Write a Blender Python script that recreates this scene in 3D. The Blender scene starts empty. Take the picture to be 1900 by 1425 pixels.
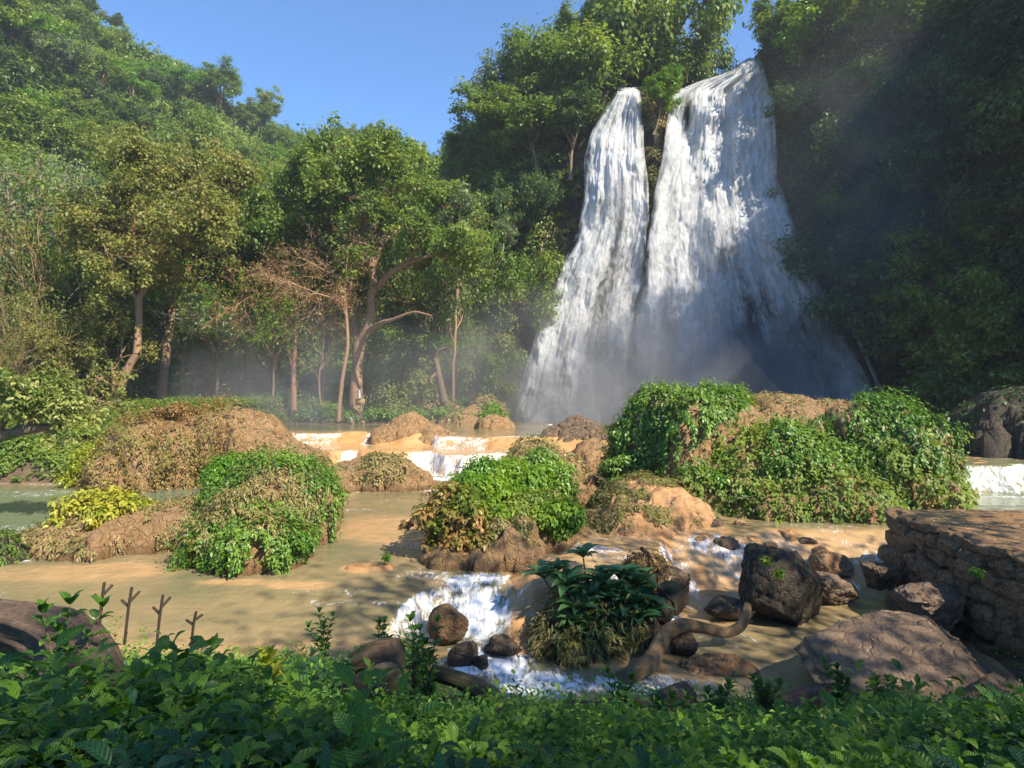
import bpy, math
import numpy as np

# ------------------------------------------------------------------ camera, sky, sun, exposure
SC = bpy.context.scene
COL = SC.collection
CZ = 5.4; F = 1150.0; HY = 712.5
cam_d = bpy.data.cameras.new("camera"); cam = bpy.data.objects.new("camera", cam_d); COL.objects.link(cam)
cam.location = (0, 0, CZ); cam.rotation_euler = (math.radians(90), 0, 0)
cam_d.sensor_width = 36; cam_d.lens = 36 * F / 1900; cam_d.clip_start = 0.1; cam_d.clip_end = 3000
SC.camera = cam

SUN = np.array([0.54, -0.47, 0.70]); SUN = SUN / np.linalg.norm(SUN)
sun_el = math.asin(SUN[2]); sun_az = math.atan2(SUN[0], SUN[1])
W_ = bpy.data.worlds.new("World"); SC.world = W_; W_.use_nodes = True
nt = W_.node_tree; nt.nodes.clear()
sky = nt.nodes.new("ShaderNodeTexSky"); sky.sky_type = 'NISHITA'; sky.sun_disc = False
sky.sun_elevation = sun_el; sky.sun_rotation = sun_az; sky.air_density = 0.75; sky.dust_density = 0.0; sky.ozone_density = 5.0
bg = nt.nodes.new("ShaderNodeBackground"); bg.inputs[1].default_value = 0.13
wo = nt.nodes.new("ShaderNodeOutputWorld")
tint = nt.nodes.new("ShaderNodeMix"); tint.data_type = 'RGBA'; tint.blend_type = 'MULTIPLY'; tint.inputs[0].default_value = 1.0; tint.inputs[7].default_value = (.70, .93, 1.04, 1)
nt.links.new(sky.outputs[0], tint.inputs[6]); nt.links.new(tint.outputs[2], bg.inputs[0]); nt.links.new(bg.outputs[0], wo.inputs[0])
sd = bpy.data.lights.new("sun", 'SUN'); sd.energy = 5.0; sd.angle = math.radians(0.5); sd.color = (1.0, 0.90, 0.72)
so = bpy.data.objects.new("sun", sd); COL.objects.link(so)
from mathutils import Vector
so.rotation_euler = Vector(SUN).to_track_quat('Z', 'Y').to_euler()
so.location = (60, -20, 90)
SC.view_settings.view_transform = 'Standard'; SC.view_settings.look = 'None'
SC.view_settings.gamma = 1.0; SC.view_settings.exposure = 1.2
cy = SC.cycles
cy.use_denoising = True
try: cy.denoiser = 'OPENIMAGEDENOISE'
except Exception: pass
cy.max_bounces = 6; cy.diffuse_bounces = 3; cy.glossy_bounces = 3; cy.transmission_bounces = 3
cy.transparent_max_bounces = 10; cy.volume_bounces = 0; cy.caustics_reflective = False; cy.caustics_refractive = False
cy.sample_clamp_indirect = 6.0; cy.volume_step_rate = 3.0; cy.volume_max_steps = 96

# ------------------------------------------------------------------ numpy helpers
def P(px, py, D):
    return np.array([(px - 950.0) * D / F, D, CZ - (py - HY) * D / F])
def Pa(px, py, D):
    px, py, D = np.broadcast_arrays(np.asarray(px, float), np.asarray(py, float), np.asarray(D, float))
    return np.stack([(px - 950.0) * D / F, D, CZ - (py - HY) * D / F], -1)
def ss(a, b, x):
    t = np.clip((np.asarray(x, float) - a) / (b - a), 0, 1); return t * t * (3 - 2 * t)
def lerp(a, b, t): return a + (b - a) * t
def interp(x, tab):
    tab = np.asarray(tab, float); return np.interp(x, tab[:, 0], tab[:, 1])

def _h(ix, iy, iz, s):
    with np.errstate(over='ignore'):
        h = (ix.astype(np.uint32) * np.uint32(374761393) + iy.astype(np.uint32) * np.uint32(668265263)
             + iz.astype(np.uint32) * np.uint32(2147483647 & 0x7FEDCBA9) + np.uint32(s * 974634777 & 0xFFFFFFFF))
        h = (h ^ (h >> np.uint32(13))) * np.uint32(1274126177)
        h = (h ^ (h >> np.uint32(15))) * np.uint32(2246822519)
        h = h ^ (h >> np.uint32(16))
    return h.astype(np.float64) / 4294967295.0
def vn(p, s=0):
    p = np.asarray(p, float); f = np.floor(p); u = p - f; i = f.astype(np.int64) + 100000
    u = u * u * (3 - 2 * u); x, y, z = i[..., 0], i[..., 1], i[..., 2]; r = 0
    for dx in (0, 1):
        for dy in (0, 1):
            for dz in (0, 1):
                w = (u[..., 0] if dx else 1 - u[..., 0]) * (u[..., 1] if dy else 1 - u[..., 1]) * (u[..., 2] if dz else 1 - u[..., 2])
                r = r + w * _h(x + dx, y + dy, z + dz, s)
    return r * 2 - 1
def fbm(p, o=4, s=0, g=0.5):
    a = 1.0; r = 0; t = 0; p = np.asarray(p, float)
    for k in range(o):
        r = r + a * vn(p * (2.03 ** k) + k * 17.3, s + k); t += a; a *= g
    return r / t
def ridg(p, o=4, s=0):
    a = 1.0; r = 0; t = 0; p = np.asarray(p, float)
    for k in range(o):
        r = r + a * (1 - 2 * np.abs(vn(p * (2.1 ** k) + k * 9.1, s + k))); t += a; a *= 0.5
    return r / t
def P3(x, y, z=0.0):
    x, y, z = np.broadcast_arrays(x, y, z); return np.stack([x, y, z], -1).astype(float)
def norm(v): return v / np.maximum(np.linalg.norm(v, axis=-1, keepdims=True), 1e-9)

MESHES = 0
def mesh(name, V, Fs, mat=None, attrs=None, smooth=True, uv=None):
    """V (n,3); Fs: array (k,3|4) or list of such"""
    if not isinstance(Fs, (list, tuple)): Fs = [Fs]
    me = bpy.data.meshes.new(name)
    V = np.ascontiguousarray(V, dtype=np.float32)
    me.vertices.add(len(V)); me.vertices.foreach_set("co", V.ravel())
    loops = np.concatenate([f.ravel() for f in Fs]).astype(np.int32)
    tot = np.concatenate([np.full(len(f), f.shape[1], np.int32) for f in Fs])
    st = np.concatenate([[0], np.cumsum(tot)[:-1]]).astype(np.int32)
    me.loops.add(len(loops)); me.loops.foreach_set("vertex_index", loops)
    me.polygons.add(len(tot)); me.polygons.foreach_set("loop_start", st); me.polygons.foreach_set("loop_total", tot)
    if smooth: me.polygons.foreach_set("use_smooth", np.ones(len(tot), bool))
    if attrs:
        for k, a in attrs.items():
            at = me.attributes.new(k, 'FLOAT', 'POINT'); at.data.foreach_set("value", np.ascontiguousarray(a, dtype=np.float32))
    if uv is not None:
        l = me.uv_layers.new(name="UVMap"); l.data.foreach_set("uv", np.ascontiguousarray(uv[loops], dtype=np.float32).ravel())
    me.update(calc_edges=True); me.validate(verbose=False)
    if mat is not None: me.materials.append(mat)
    return me
def tag(o, label=None, cat=None, group=None, kind=None):
    if label: o["label"] = label
    if cat: o["category"] = cat
    if group: o["group"] = group
    if kind: o["kind"] = kind
    return o
def obj(name, me, parent=None, loc=None):
    o = bpy.data.objects.new(name, me); COL.objects.link(o)
    if parent is not None: o.parent = parent
    if loc is not None: o.location = loc
    return o
def empty(name, loc):
    o = bpy.data.objects.new(name, None); COL.objects.link(o); o.location = tuple(loc); o.empty_display_size = 0.2; return o
def gridF(nr, nc):
    a = (np.arange(nr - 1)[:, None] * nc + np.arange(nc - 1)[None, :]).ravel()
    return np.stack([a, a + 1, a + nc + 1, a + nc], 1)
def gnormals(V):  # grid (r,c,3)
    du = np.gradient(V, axis=1); dv = np.gradient(V, axis=0); return norm(np.cross(du, dv))

# ------------------------------------------------------------------ materials
def newmat(name):
    m = bpy.data.materials.new(name); m.use_nodes = True; n = m.node_tree; n.nodes.clear()
    out = n.nodes.new("ShaderNodeOutputMaterial"); return m, n, out
def N(n, t, **kw):
    x = n.nodes.new(t)
    for k, v in kw.items():
        if k.startswith('i_'):
            key = k[2:]; key = int(key) if key.isdigit() else key.replace('_', ' ')
            x.inputs[key].default_value = v
        else: setattr(x, k, v)
    return x
def L(n, a, b): n.links.new(a, b)
def mixc(n, fac, a, b):
    m = n.nodes.new("ShaderNodeMix"); m.data_type = 'RGBA'
    for s, v in ((m.inputs[0], fac), (m.inputs[6], a), (m.inputs[7], b)):
        if hasattr(v, 'node'): L(n, v, s)
        elif isinstance(v, (tuple, list)): s.default_value = (*v, 1)
        else: s.default_value = v
    return m.outputs[2]
def mapr(n, v, a, b, c=0.0, d=1.0):
    m = N(n, "ShaderNodeMapRange"); m.inputs[1].default_value = a; m.inputs[2].default_value = b
    m.inputs[3].default_value = c; m.inputs[4].default_value = d; L(n, v, m.inputs[0]); return m.outputs[0]
def mth(n, op, a, b=None):
    m = N(n, "ShaderNodeMath", operation=op)
    for i, v in enumerate((a, b)):
        if v is None: continue
        if hasattr(v, 'node'): L(n, v, m.inputs[i])
        else: m.inputs[i].default_value = v
    return m.outputs[0]
def attr(n, k):
    a = N(n, "ShaderNodeAttribute", attribute_name=k); return a.outputs['Fac']
def noise(n, scale, detail=4, rough=0.55, vec=None, dist=0.0):
    t = N(n, "ShaderNodeTexNoise"); t.inputs['Scale'].default_value = scale; t.inputs['Detail'].default_value = detail
    t.inputs['Roughness'].default_value = rough; t.inputs['Distortion'].default_value = dist
    if vec is not None: L(n, vec, t.inputs['Vector'])
    return t.outputs['Fac']

def leafmat(name, ca, cb, cc, rough=0.5, trans=0.3, nscale=0.25, spec=0.35, vein=False):
    m, n, out = newmat(name)
    geo = N(n, "ShaderNodeNewGeometry"); oi = N(n, "ShaderNodeObjectInfo")
    c = mixc(n, attr(n, "rnd"), ca, cb)
    t = mth(n, 'ADD', mth(n, 'MULTIPLY', attr(n, "tint"), 0.8), mth(n, 'MULTIPLY', oi.outputs['Random'], 0.35))
    ns = noise(n, nscale, 3, 0.6, geo.outputs['Position'])
    t = mth(n, 'ADD', mapr(n, ns, 0.42, 0.68, -0.15, 0.45), t)
    tt = mapr(n, t, 0.35, 1.1)
    c = mixc(n, tt, c, cc)
    bmp = None
    if vein:
        lx, ly = attr(n, 'lx'), attr(n, 'ly'); sv = mth(n, 'SINE', mth(n, 'SUBTRACT', mth(n, 'MULTIPLY', ly, 46.0), mth(n, 'MULTIPLY', lx, 9.0)))
        c = mixc(n, mapr(n, sv, .55, 1, 0, .22), c, tuple(min(1, q * 1.6) for q in cc)); c = mixc(n, mapr(n, lx, .12, .0, 0, .45), c, tuple(min(1, q * 1.7) for q in cc))
        sp = noise(n, 22, 4, .7, geo.outputs['Position']); c = mixc(n, mapr(n, sp, .62, .70, 0, .75), c, (.16, .11, .03)); c = mixc(n, mapr(n, noise(n, 7, 3, .6, geo.outputs['Position']), .35, .65, 0, .5), c, ca)
        bmp = N(n, "ShaderNodeBump"); bmp.inputs['Strength'].default_value = .5; bmp.inputs['Distance'].default_value = .01; L(n, sv, bmp.inputs['Height'])
    b = N(n, "ShaderNodeBsdfPrincipled"); L(n, c, b.inputs['Base Color']); b.inputs['Roughness'].default_value = rough
    if bmp: L(n, bmp.outputs[0], b.inputs['Normal'])
    b.inputs['Specular IOR Level'].default_value = spec
    tr = N(n, "ShaderNodeBsdfTranslucent"); hs = N(n, "ShaderNodeHueSaturation"); hs.inputs['Value'].default_value = 1.5; hs.inputs['Saturation'].default_value = 1.1
    hs.inputs['Hue'].default_value = 0.49
    L(n, c, hs.inputs['Color']); L(n, hs.outputs[0], tr.inputs[0])
    mx = N(n, "ShaderNodeMixShader"); mx.inputs[0].default_value = trans
    L(n, b.outputs[0], mx.inputs[1]); L(n, tr.outputs[0], mx.inputs[2]); L(n, mx.outputs[0], out.inputs[0])
    return m
def rockmat(name, c1, c2, c3, scale=1.0, rough=0.8, bump=0.5, green=None, wet=0.0, gth=0.62, layer=False, crk=.7, lev=0.0):
    m, n, out = newmat(name)
    geo = N(n, "ShaderNodeNewGeometry"); pos = geo.outputs['Position']
    if layer:
        mp = N(n, "ShaderNodeMapping"); mp.inputs['Scale'].default_value = (0.6, 0.6, 2.2); L(n, pos, mp.inputs[0]); pos2 = mp.outputs[0]
    else: pos2 = pos
    a = noise(n, 0.7 * scale, 6, 0.65, pos2, 0.4); b = noise(n, 3.1 * scale, 8, 0.75, pos2, .3); d = noise(n, 16 * scale, 6, 0.75, pos)
    vo = N(n, "ShaderNodeTexVoronoi", feature='DISTANCE_TO_EDGE'); vo.inputs['Scale'].default_value = 1.7 * scale
    wv = N(n, "ShaderNodeVectorMath", operation='ADD'); L(n, pos2, wv.inputs[0]); nc = N(n, "ShaderNodeTexNoise"); nc.inputs['Scale'].default_value = 1.5 * scale; nc.inputs['Detail'].default_value = 6; L(n, pos, nc.inputs['Vector'])
    L(n, nc.outputs['Color'], wv.inputs[1]); L(n, wv.outputs[0], vo.inputs['Vector']); crack = mapr(n, vo.outputs['Distance'], 0.0, .09)
    c = mixc(n, mapr(n, a, 0.35, 0.65), c1, c2)
    c = mixc(n, mapr(n, b, 0.46, 0.64, 0, .9), c, c3)
    c = mixc(n, mapr(n, d, 0.35, 0.65, 0.0, 0.5), c, c3)
    dk = tuple(q * .45 for q in c3); c = mixc(n, mapr(n, crack, 0, 1, crk, 0), c, dk)
    if green is not None:
        g = noise(n, 1.3 * scale, 6, 0.7, pos); sp = N(n, "ShaderNodeSeparateXYZ"); L(n, geo.outputs['Normal'], sp.inputs[0])
        gg = mth(n, 'ADD', g, mth(n, 'MULTIPLY', sp.outputs['Z'], 0.12))
        c = mixc(n, mapr(n, gg, gth, gth + 0.07), c, green)
    sz = N(n, "ShaderNodeSeparateXYZ"); L(n, pos, sz.inputs[0]); wz = mth(n, 'ADD', sz.outputs['Z'], mth(n, 'MULTIPLY', mth(n, 'SUBTRACT', b, .5), .6)); wb = mapr(n, wz, lev + .10, lev + .34, 1, 0)
    c = mixc(n, mth(n, 'MULTIPLY', wb, .62), c, tuple(q * .5 for q in c3))
    p = N(n, "ShaderNodeBsdfPrincipled"); L(n, c, p.inputs['Base Color'])
    L(n, mapr(n, b, 0.3, 0.7, max(0.08, rough - 0.2 - wet * 0.3), rough), p.inputs['Roughness'])
    p.inputs['Specular IOR Level'].default_value = 0.35 + 0.3 * wet
    h = mth(n, 'ADD', mth(n, 'ADD', mth(n, 'MULTIPLY', b, 0.8), mth(n, 'MULTIPLY', d, 0.35)), mth(n, 'MULTIPLY', crack, .25))
    bp = N(n, "ShaderNodeBump"); bp.inputs['Strength'].default_value = min(1.0, bump * 1.1); bp.inputs['Distance'].default_value = 0.5 / scale
    L(n, h, bp.inputs['Height']); L(n, bp.outputs[0], p.inputs['Normal']); L(n, p.outputs[0], out.inputs[0])
    return m
def barkmat(name, c1, c2, green=None):
    m, n, out = newmat(name); geo = N(n, "ShaderNodeNewGeometry"); tc = N(n, "ShaderNodeTexCoord")
    mp = N(n, "ShaderNodeMapping"); mp.inputs['Scale'].default_value = (5, 5, 1.2); L(n, tc.outputs['Object'], mp.inputs[0])
    a = noise(n, 1.6, 8, 0.7, mp.outputs[0], 1.0)
    c = mixc(n, mapr(n, a, 0.35, 0.65), c1, c2)
    if green: c = mixc(n, mapr(n, noise(n, 0.9, 4, 0.6, tc.outputs['Object']), 0.55, 0.65), c, green)
    p = N(n, "ShaderNodeBsdfPrincipled"); L(n, c, p.inputs['Base Color']); p.inputs['Roughness'].default_value = 0.85
    bp = N(n, "ShaderNodeBump"); bp.inputs['Strength'].default_value = 0.7; bp.inputs['Distance'].default_value = 0.05
    L(n, a, bp.inputs['Height']); L(n, bp.outputs[0], p.inputs['Normal']); L(n, p.outputs[0], out.inputs[0]); return m

M = {}
M['leaf_green'] = leafmat('leaf_green', (.06, .12, .02), (.13, .21, .035), (.21, .27, .045), trans=.38)
M['leaf_bright'] = leafmat('leaf_bright', (.06, .16, .015), (.11, .24, .02), (.20, .30, .03), rough=.38, trans=.35)
M['leaf_dark'] = leafmat('leaf_dark', (.03, .07, .018), (.065, .12, .028), (.10, .16, .035))
M['leaf_olive'] = leafmat('leaf_olive', (.115, .15, .03), (.20, .225, .05), (.27, .24, .06), trans=.38)
M['leaf_yellow'] = leafmat('leaf_yellow', (.15, .22, .015), (.28, .34, .02), (.36, .33, .04), rough=.4, trans=.35)
M['leaf_grey'] = leafmat('leaf_grey', (.09, .135, .06), (.16, .21, .09), (.17, .21, .08))
M['leaf_brown'] = leafmat('leaf_brown', (.20, .12, .04), (.34, .21, .08), (.20, .20, .05), trans=.25)
M['leaf_moss'] = leafmat('leaf_moss', (.12, .15, .035), (.22, .21, .07), (.34, .26, .11), trans=.25)
M['leaf_front'] = leafmat('leaf_front', (.018, .07, .012), (.045, .14, .018), (.12, .24, .02), rough=.42, trans=.3, nscale=.9, spec=.4, vein=True)
M['leaf_ivy'] = leafmat('leaf_ivy', (.045, .12, .016), (.10, .21, .024), (.17, .27, .03), rough=.45, trans=.25, nscale=.35, spec=.55)
M['leaf_blue'] = leafmat('leaf_blue', (.035, .10, .04), (.06, .15, .055), (.09, .18, .05), rough=.35, trans=.2, spec=.5)
M['sand'] = rockmat('travertine', (.40, .215, .09), (.50, .29, .135), (.34, .18, .075), 1.0, .5, .5, wet=.6, crk=.15)
M['rock_tan'] = rockmat('rock_tan', (.46, .275, .125), (.54, .34, .17), (.32, .185, .085), 1.3, .85, .9, green=(.09, .11, .03), gth=.66, crk=.25)
M['rock_brown'] = rockmat('rock_brown', (.26, .17, .10), (.36, .24, .145), (.14, .095, .06), 1.4, .75, 1.0, wet=.6, lev=-.8)
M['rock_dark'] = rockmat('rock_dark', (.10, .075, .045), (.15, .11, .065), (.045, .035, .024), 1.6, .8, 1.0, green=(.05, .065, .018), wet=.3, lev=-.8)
M['rock_wall'] = rockmat('rock_wall', (.44, .27, .14), (.56, .36, .19), (.24, .14, .07), 2.2, .8, 1.0, green=(.07, .08, .03), gth=.70, lev=-.6)
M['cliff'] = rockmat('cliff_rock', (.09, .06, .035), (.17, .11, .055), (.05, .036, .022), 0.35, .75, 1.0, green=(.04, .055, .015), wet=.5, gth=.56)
M['soil'] = rockmat('soil', (.06, .045, .025), (.10, .07, .035), (.03, .025, .014), 1.0, .95, .6, green=(.04, .07, .015), gth=.52)
M['hill'] = rockmat('hill_soil', (.06, .085, .02), (.10, .12, .03), (.035, .05, .015), 0.12, .95, .6)
M['bark'] = barkmat('bark', (.20, .12, .07), (.33, .20, .12))
M['bark_dark'] = barkmat('bark_dark', (.10, .065, .04), (.18, .12, .075), (.06, .07, .025))
M['bark_black'] = barkmat('bark_black', (.03, .02, .014), (.06, .04, .028))
M['bark_pale'] = barkmat('bark_pale', (.38, .33, .27), (.5, .45, .38))
M['bark_red'] = barkmat('bark_red', (.27, .13, .07), (.38, .20, .12))
def grainmat(name, c1, c2, c3, rough=.8):
    m, n, out = newmat(name); uv = N(n, "ShaderNodeUVMap", uv_map="UVMap"); mp = N(n, "ShaderNodeMapping"); mp.inputs['Scale'].default_value = (16, 1.6, 1); L(n, uv.outputs[0], mp.inputs[0]); geo = N(n, "ShaderNodeNewGeometry")
    g = noise(n, 1, 8, .7, mp.outputs[0], .7); g2 = noise(n, 5, 6, .7, geo.outputs['Position']); g3 = noise(n, 1.8, 4, .6, geo.outputs['Position'])
    c = mixc(n, mapr(n, g, .36, .62), c3, c1); c = mixc(n, mapr(n, g2, .45, .7), c, c2); c = mixc(n, mapr(n, g3, .52, .66, 0, .8), c, (.05, .07, .018))
    p = N(n, "ShaderNodeBsdfPrincipled"); L(n, c, p.inputs['Base Color']); p.inputs['Roughness'].default_value = rough
    bp = N(n, "ShaderNodeBump"); bp.inputs['Strength'].default_value = 1; bp.inputs['Distance'].default_value = .06; L(n, mth(n, 'ADD', g, mth(n, 'MULTIPLY', g2, .4)), bp.inputs['Height']); L(n, bp.outputs[0], p.inputs['Normal']); L(n, p.outputs[0], out.inputs[0]); return m
M['wood'] = grainmat('driftwood', (.19, .115, .07), (.26, .17, .11), (.045, .027, .017))
M['root'] = grainmat('root_wood', (.24, .15, .065), (.33, .23, .11), (.11, .07, .03), .4)

# ------------------------------------------------------------------ leaves
T4 = (np.array([[0, 0, 0], [.27, .45, .05], [0, 1, -.08], [-.27, .45, .05]], float), np.array([[0, 1, 2, 3]]))
def _near_leaf():
    ys = [0, .22, .5, .78, 1.0]; ws = [.02, .24, .30, .19, .01]; zs = [0, .06, .06, -.02, -.16]; V = []
    for y, w, z in zip(ys, ws, zs): V += [[-w, y, z + w * .35], [0, y, z], [w, y, z + w * .35]]
    Fq = []
    for r in range(4):
        for c in range(2): a = r * 3 + c; Fq.append([a, a + 1, a + 4, a + 3])
    return np.array(V, float), np.array(Fq)
T8 = _near_leaf()
T6 = (np.array([[0, 0, 0], [.25, .35, .08], [.17, .75, .03], [0, 1, -.12], [-.17, .75, .03], [-.25, .35, .08], [0, .5, 0]], float),
      np.array([[0, 1, 6, 5], [6, 1, 2, 3], [6, 3, 4, 5]]))
TBLADE = (np.array([[-.05, 0, 0], [.05, 0, 0], [.04, .5, .03], [-.04, .5, .03], [.006, 1, -.12], [-.006, 1, -.12]], float), np.array([[0, 1, 2, 3], [3, 2, 4, 5]]))
def frames(n, t):
    n = norm(n); t = t - (t * n).sum(-1, keepdims=True) * n; t = norm(t); x = np.cross(t, n)
    return np.stack([x, t, n], -1)  # columns
def stamp(T, pos, R, s, wid=1.0):
    V, Fq = T; V = V * np.array([wid, 1, 1]); n = len(pos); m = len(V)
    out = np.einsum('nij,mj->nmi', R, V) * np.asarray(s).reshape(-1, 1, 1) + pos[:, None, :]
    Fo = (Fq[None] + (np.arange(n) * m)[:, None, None]).reshape(-1, Fq.shape[1])
    return out.reshape(-1, 3), Fo
def leafmesh(name, pos, nrm, tng, size, mat, rng, T=T4, tint=None, wid=1.0):
    V, Fo = stamp(T, pos, frames(nrm, tng), size, wid); m = len(T[0]); n = len(pos)
    rnd = np.repeat(rng.random(n), m); tt = np.repeat(tint if tint is not None else rng.random(n), m)
    at = {"rnd": rnd, "tint": tt}
    if m > 7: at["lx"] = np.tile(np.abs(T[0][:, 0]) * 3, n); at["ly"] = np.tile(T[0][:, 1], n)
    return mesh(name, V, Fo, mat, at, smooth=(m > 7))
def rv(rng, n): return norm(rng.normal(size=(n, 3)))

def cloud(rng, centers, radii, per, size, flat=0.7, droop=0.3, hemi=True, up=0.5, tints=None, shell=.55):
    """leaves on the shells of blobs: returns pos,n,t,size,tint"""
    k = len(centers); per = np.broadcast_to(per, (k,)).astype(int); idx = np.repeat(np.arange(k), per); n = len(idx)
    d = rv(rng, n)
    if hemi: d[:, 2] = np.where(d[:, 2] < -0.3, -d[:, 2], d[:, 2])
    r = radii[idx] * (shell + (1 - shell) * rng.random(n))
    r = r * (0.85 + .35 * vn(d * 2.2 + centers[idx] * .37, 5))
    pos = centers[idx] + d * r[:, None] * np.array([1, 1, flat])
    nr = norm(d + np.array([0, 0, up]) + rng.normal(size=(n, 3)) * .45)
    tg = norm(d * .6 + rng.normal(size=(n, 3)) * .7 + np.array([0, 0, -droop * 2]))
    sz = size * (0.6 + .8 * rng.random(n))
    ti = (tints if tints is not None else rng.random(k))[idx]
    ti = np.clip(ti + rng.normal(size=n) * .12, 0, 1)
    return pos, nr, tg, sz, ti

def sample(V, Fq, n, rng, wfn=None):
    a, b, c, d = (V[Fq[:, i]] for i in range(4))
    nr = np.cross(c - a, d - b); ar = np.linalg.norm(nr, axis=1) * .5; ctr = (a + b + c + d) / 4
    w = ar.copy()
    if wfn is not None: w = w * wfn(ctr, norm(nr))
    w = np.maximum(w, 0); w /= w.sum(); i = rng.choice(len(Fq), n, p=w)
    u, v = rng.random((2, n, 1)); p = (a[i] * (1 - u) + b[i] * u) * (1 - v) + (d[i] * (1 - u) + c[i] * u) * v
    return p, norm(nr[i])

# ------------------------------------------------------------------ branches and trees
def tubes(brs, sides=6):
    Vs, Fs, o = [], [], 0
    ang = np.arange(sides) / sides * 2 * math.pi
    for pts, rad in brs:
        pts = np.asarray(pts, float); k = len(pts)
        t = norm(np.gradient(pts, axis=0)); ref = np.array([0.31, 0.95, .05]) if abs(t[0][1]) < .8 else np.array([1., 0, 0])
        x = norm(np.cross(t, ref)); y = np.cross(t, x)
        rad = np.broadcast_to(rad, (k,)) if np.ndim(rad) < 2 else rad
        v = pts[:, None] + (x[:, None] * np.cos(ang)[None, :, None] + y[:, None] * np.sin(ang)[None, :, None]) * np.asarray(rad)[:, None, None]
        Vs.append(v.reshape(-1, 3)); a = np.arange(k - 1)[:, None] * sides + np.arange(sides)[None]
        b = np.arange(k - 1)[:, None] * sides + (np.arange(sides)[None] + 1) % sides
        Fs.append(np.stack([a, b, b + sides, a + sides], -1).reshape(-1, 4) + o); o += k * sides
    return np.concatenate(Vs), np.concatenate(Fs)
def grow(rng, p, d, Ln, r, lvl, Q, br, tips):
    ns = 5 if lvl > 0 else 4; pts = [p]; dirs = []
    for i in range(ns):
        d = norm(d + rng.normal(size=3) * Q['wig'] + np.array([0, 0, Q['up'] * (1 if lvl > 0 else .4)]))
        p = p + d * Ln / ns; pts.append(p); dirs.append(d)
    e = .35 if lvl == 0 else .5
    br.append((np.array(pts), np.linspace(r, r * e, ns + 1)))
    if lvl == 0:
        tips.append(pts[-1]); tips.append(pts[-2]); return
    k = Q['k'][min(lvl - 1, len(Q['k']) - 1)]
    for j in range(k):
        t = .3 + .7 * (j + rng.random()) / k; i = min(ns - 1, int(t * ns)); q = pts[i] + (pts[i + 1] - pts[i]) * (t * ns - i)
        a = Q['ang'] * (.7 + .6 * rng.random()); ax = norm(np.cross(dirs[i], rng.normal(size=3)))
        nd = norm(dirs[i] * math.cos(a) + ax * math.sin(a))
        grow(rng, q, nd, Ln * Q['rat'] * (.75 + .5 * rng.random()), max(.012, r * (1 - .45 * t) * .6), lvl - 1, Q, br, tips)
    grow(rng, pts[-1], dirs[-1], Ln * Q['rat'], r * .5, lvl - 1, Q, br, tips)

def crown(rng, tips, size, per, rad, mat, name='crown', flat=.6, droop=.3, T=T4, tint=None):
    tips = np.array(tips); tt = np.clip(.5 + .55 * fbm(tips * .35, 2, 3) + rng.normal(size=len(tips)) * .12, 0, 1) if tint is None else tint
    c = cloud(rng, tips, rad * (.6 + .8 * rng.random(len(tips))), per, size, flat, droop, False, .7, tt, .25)
    return leafmesh(name, c[0], c[1], c[2], c[3], mat, rng, T, c[4])

TREES = {}
def tree_kind(key, seed, H, Q, leaf, per, rad, mat, bark, lv=3, lean=.1, tr=.22, droop=.3, flat=.6, trunkf=.45, T=T4):
    rng = np.random.default_rng(seed); br, tips = [], []
    p = np.zeros(3); p[2] = -1.0; d = norm(np.array([lean * rng.normal(), lean * rng.normal(), 1.]))
    ns = 8; pts = [p]; ln = H * trunkf + 1
    for i in range(ns):
        d = norm(d + rng.normal(size=3) * .07); p = p + d * ln / ns; pts.append(p)
    rr = np.linspace(tr, tr * .6, ns + 1); rr[0] *= 1.6; rr[1] *= 1.15
    br.append((np.array(pts), rr))
    nl = Q['limbs']
    for j in range(nl):
        a = j / nl * 6.28 + rng.random(); st = pts[-1] if j < 3 else pts[-2 - (j % 3)]
        nd = norm(np.array([math.cos(a) * Q['spread'], math.sin(a) * Q['spread'], 1]))
        grow(rng, st, nd, H * (1 - trunkf) * .55 * (.8 + .4 * rng.random()), tr * .5, lv - 1, Q, br, tips)
    grow(rng, pts[-1], norm(d + rng.normal(size=3) * .15), H * (1 - trunkf) * .6, tr * .55, lv - 1, Q, br, tips)
    V, Fq = tubes(br, 6)
    TREES[key] = (mesh('trunk', V, Fq, M[bark]), crown(rng, tips, leaf, per, rad, M[mat], flat=flat, droop=droop, T=T) if per else None, H)
Qa = dict(wig=.16, up=.05, k=[4, 4, 4], ang=.75, rat=.62, limbs=5, spread=.9)
Qb = dict(wig=.2, up=.02, k=[4, 4, 4], ang=.9, rat=.6, limbs=6, spread=1.3)
Qt = dict(wig=.14, up=.12, k=[4, 3, 3], ang=.6, rat=.6, limbs=5, spread=.55)
tree_kind('green', 1, 12, Qa, .38, 34, 1.0, 'leaf_green', 'bark_dark')
tree_kind('green2', 2, 12, Qb, .38, 34, 1.1, 'leaf_green', 'bark')
tree_kind('bright', 3, 11, Qa, .36, 32, 1.0, 'leaf_bright', 'bark_dark')
tree_kind('dark', 4, 12, Qt, .40, 38, 1.1, 'leaf_dark', 'bark_dark')
tree_kind('olive', 5, 12, Qb, .30, 26, 1.0, 'leaf_olive', 'bark')
tree_kind('grey', 6, 12, Qb, .34, 34, 1.1, 'leaf_grey', 'bark_pale')
tree_kind('tall', 7, 15, Qt, .40, 34, 1.1, 'leaf_green', 'bark_pale', trunkf=.6)
tree_kind('droopy', 8, 12, dict(Qa, up=-.08), .42, 44, 1.3, 'leaf_green', 'bark_dark', droop=1.0, flat=1.5)
tree_kind('bare', 9, 11, dict(Qb, k=[5, 5, 4]), .2, 3, .5, 'leaf_brown', 'bark_red', trunkf=.35, tr=.13)
tree_kind('dead', 10, 12, Qt, .3, 0, .5, 'leaf_brown', 'bark_pale', trunkf=.6)
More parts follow.
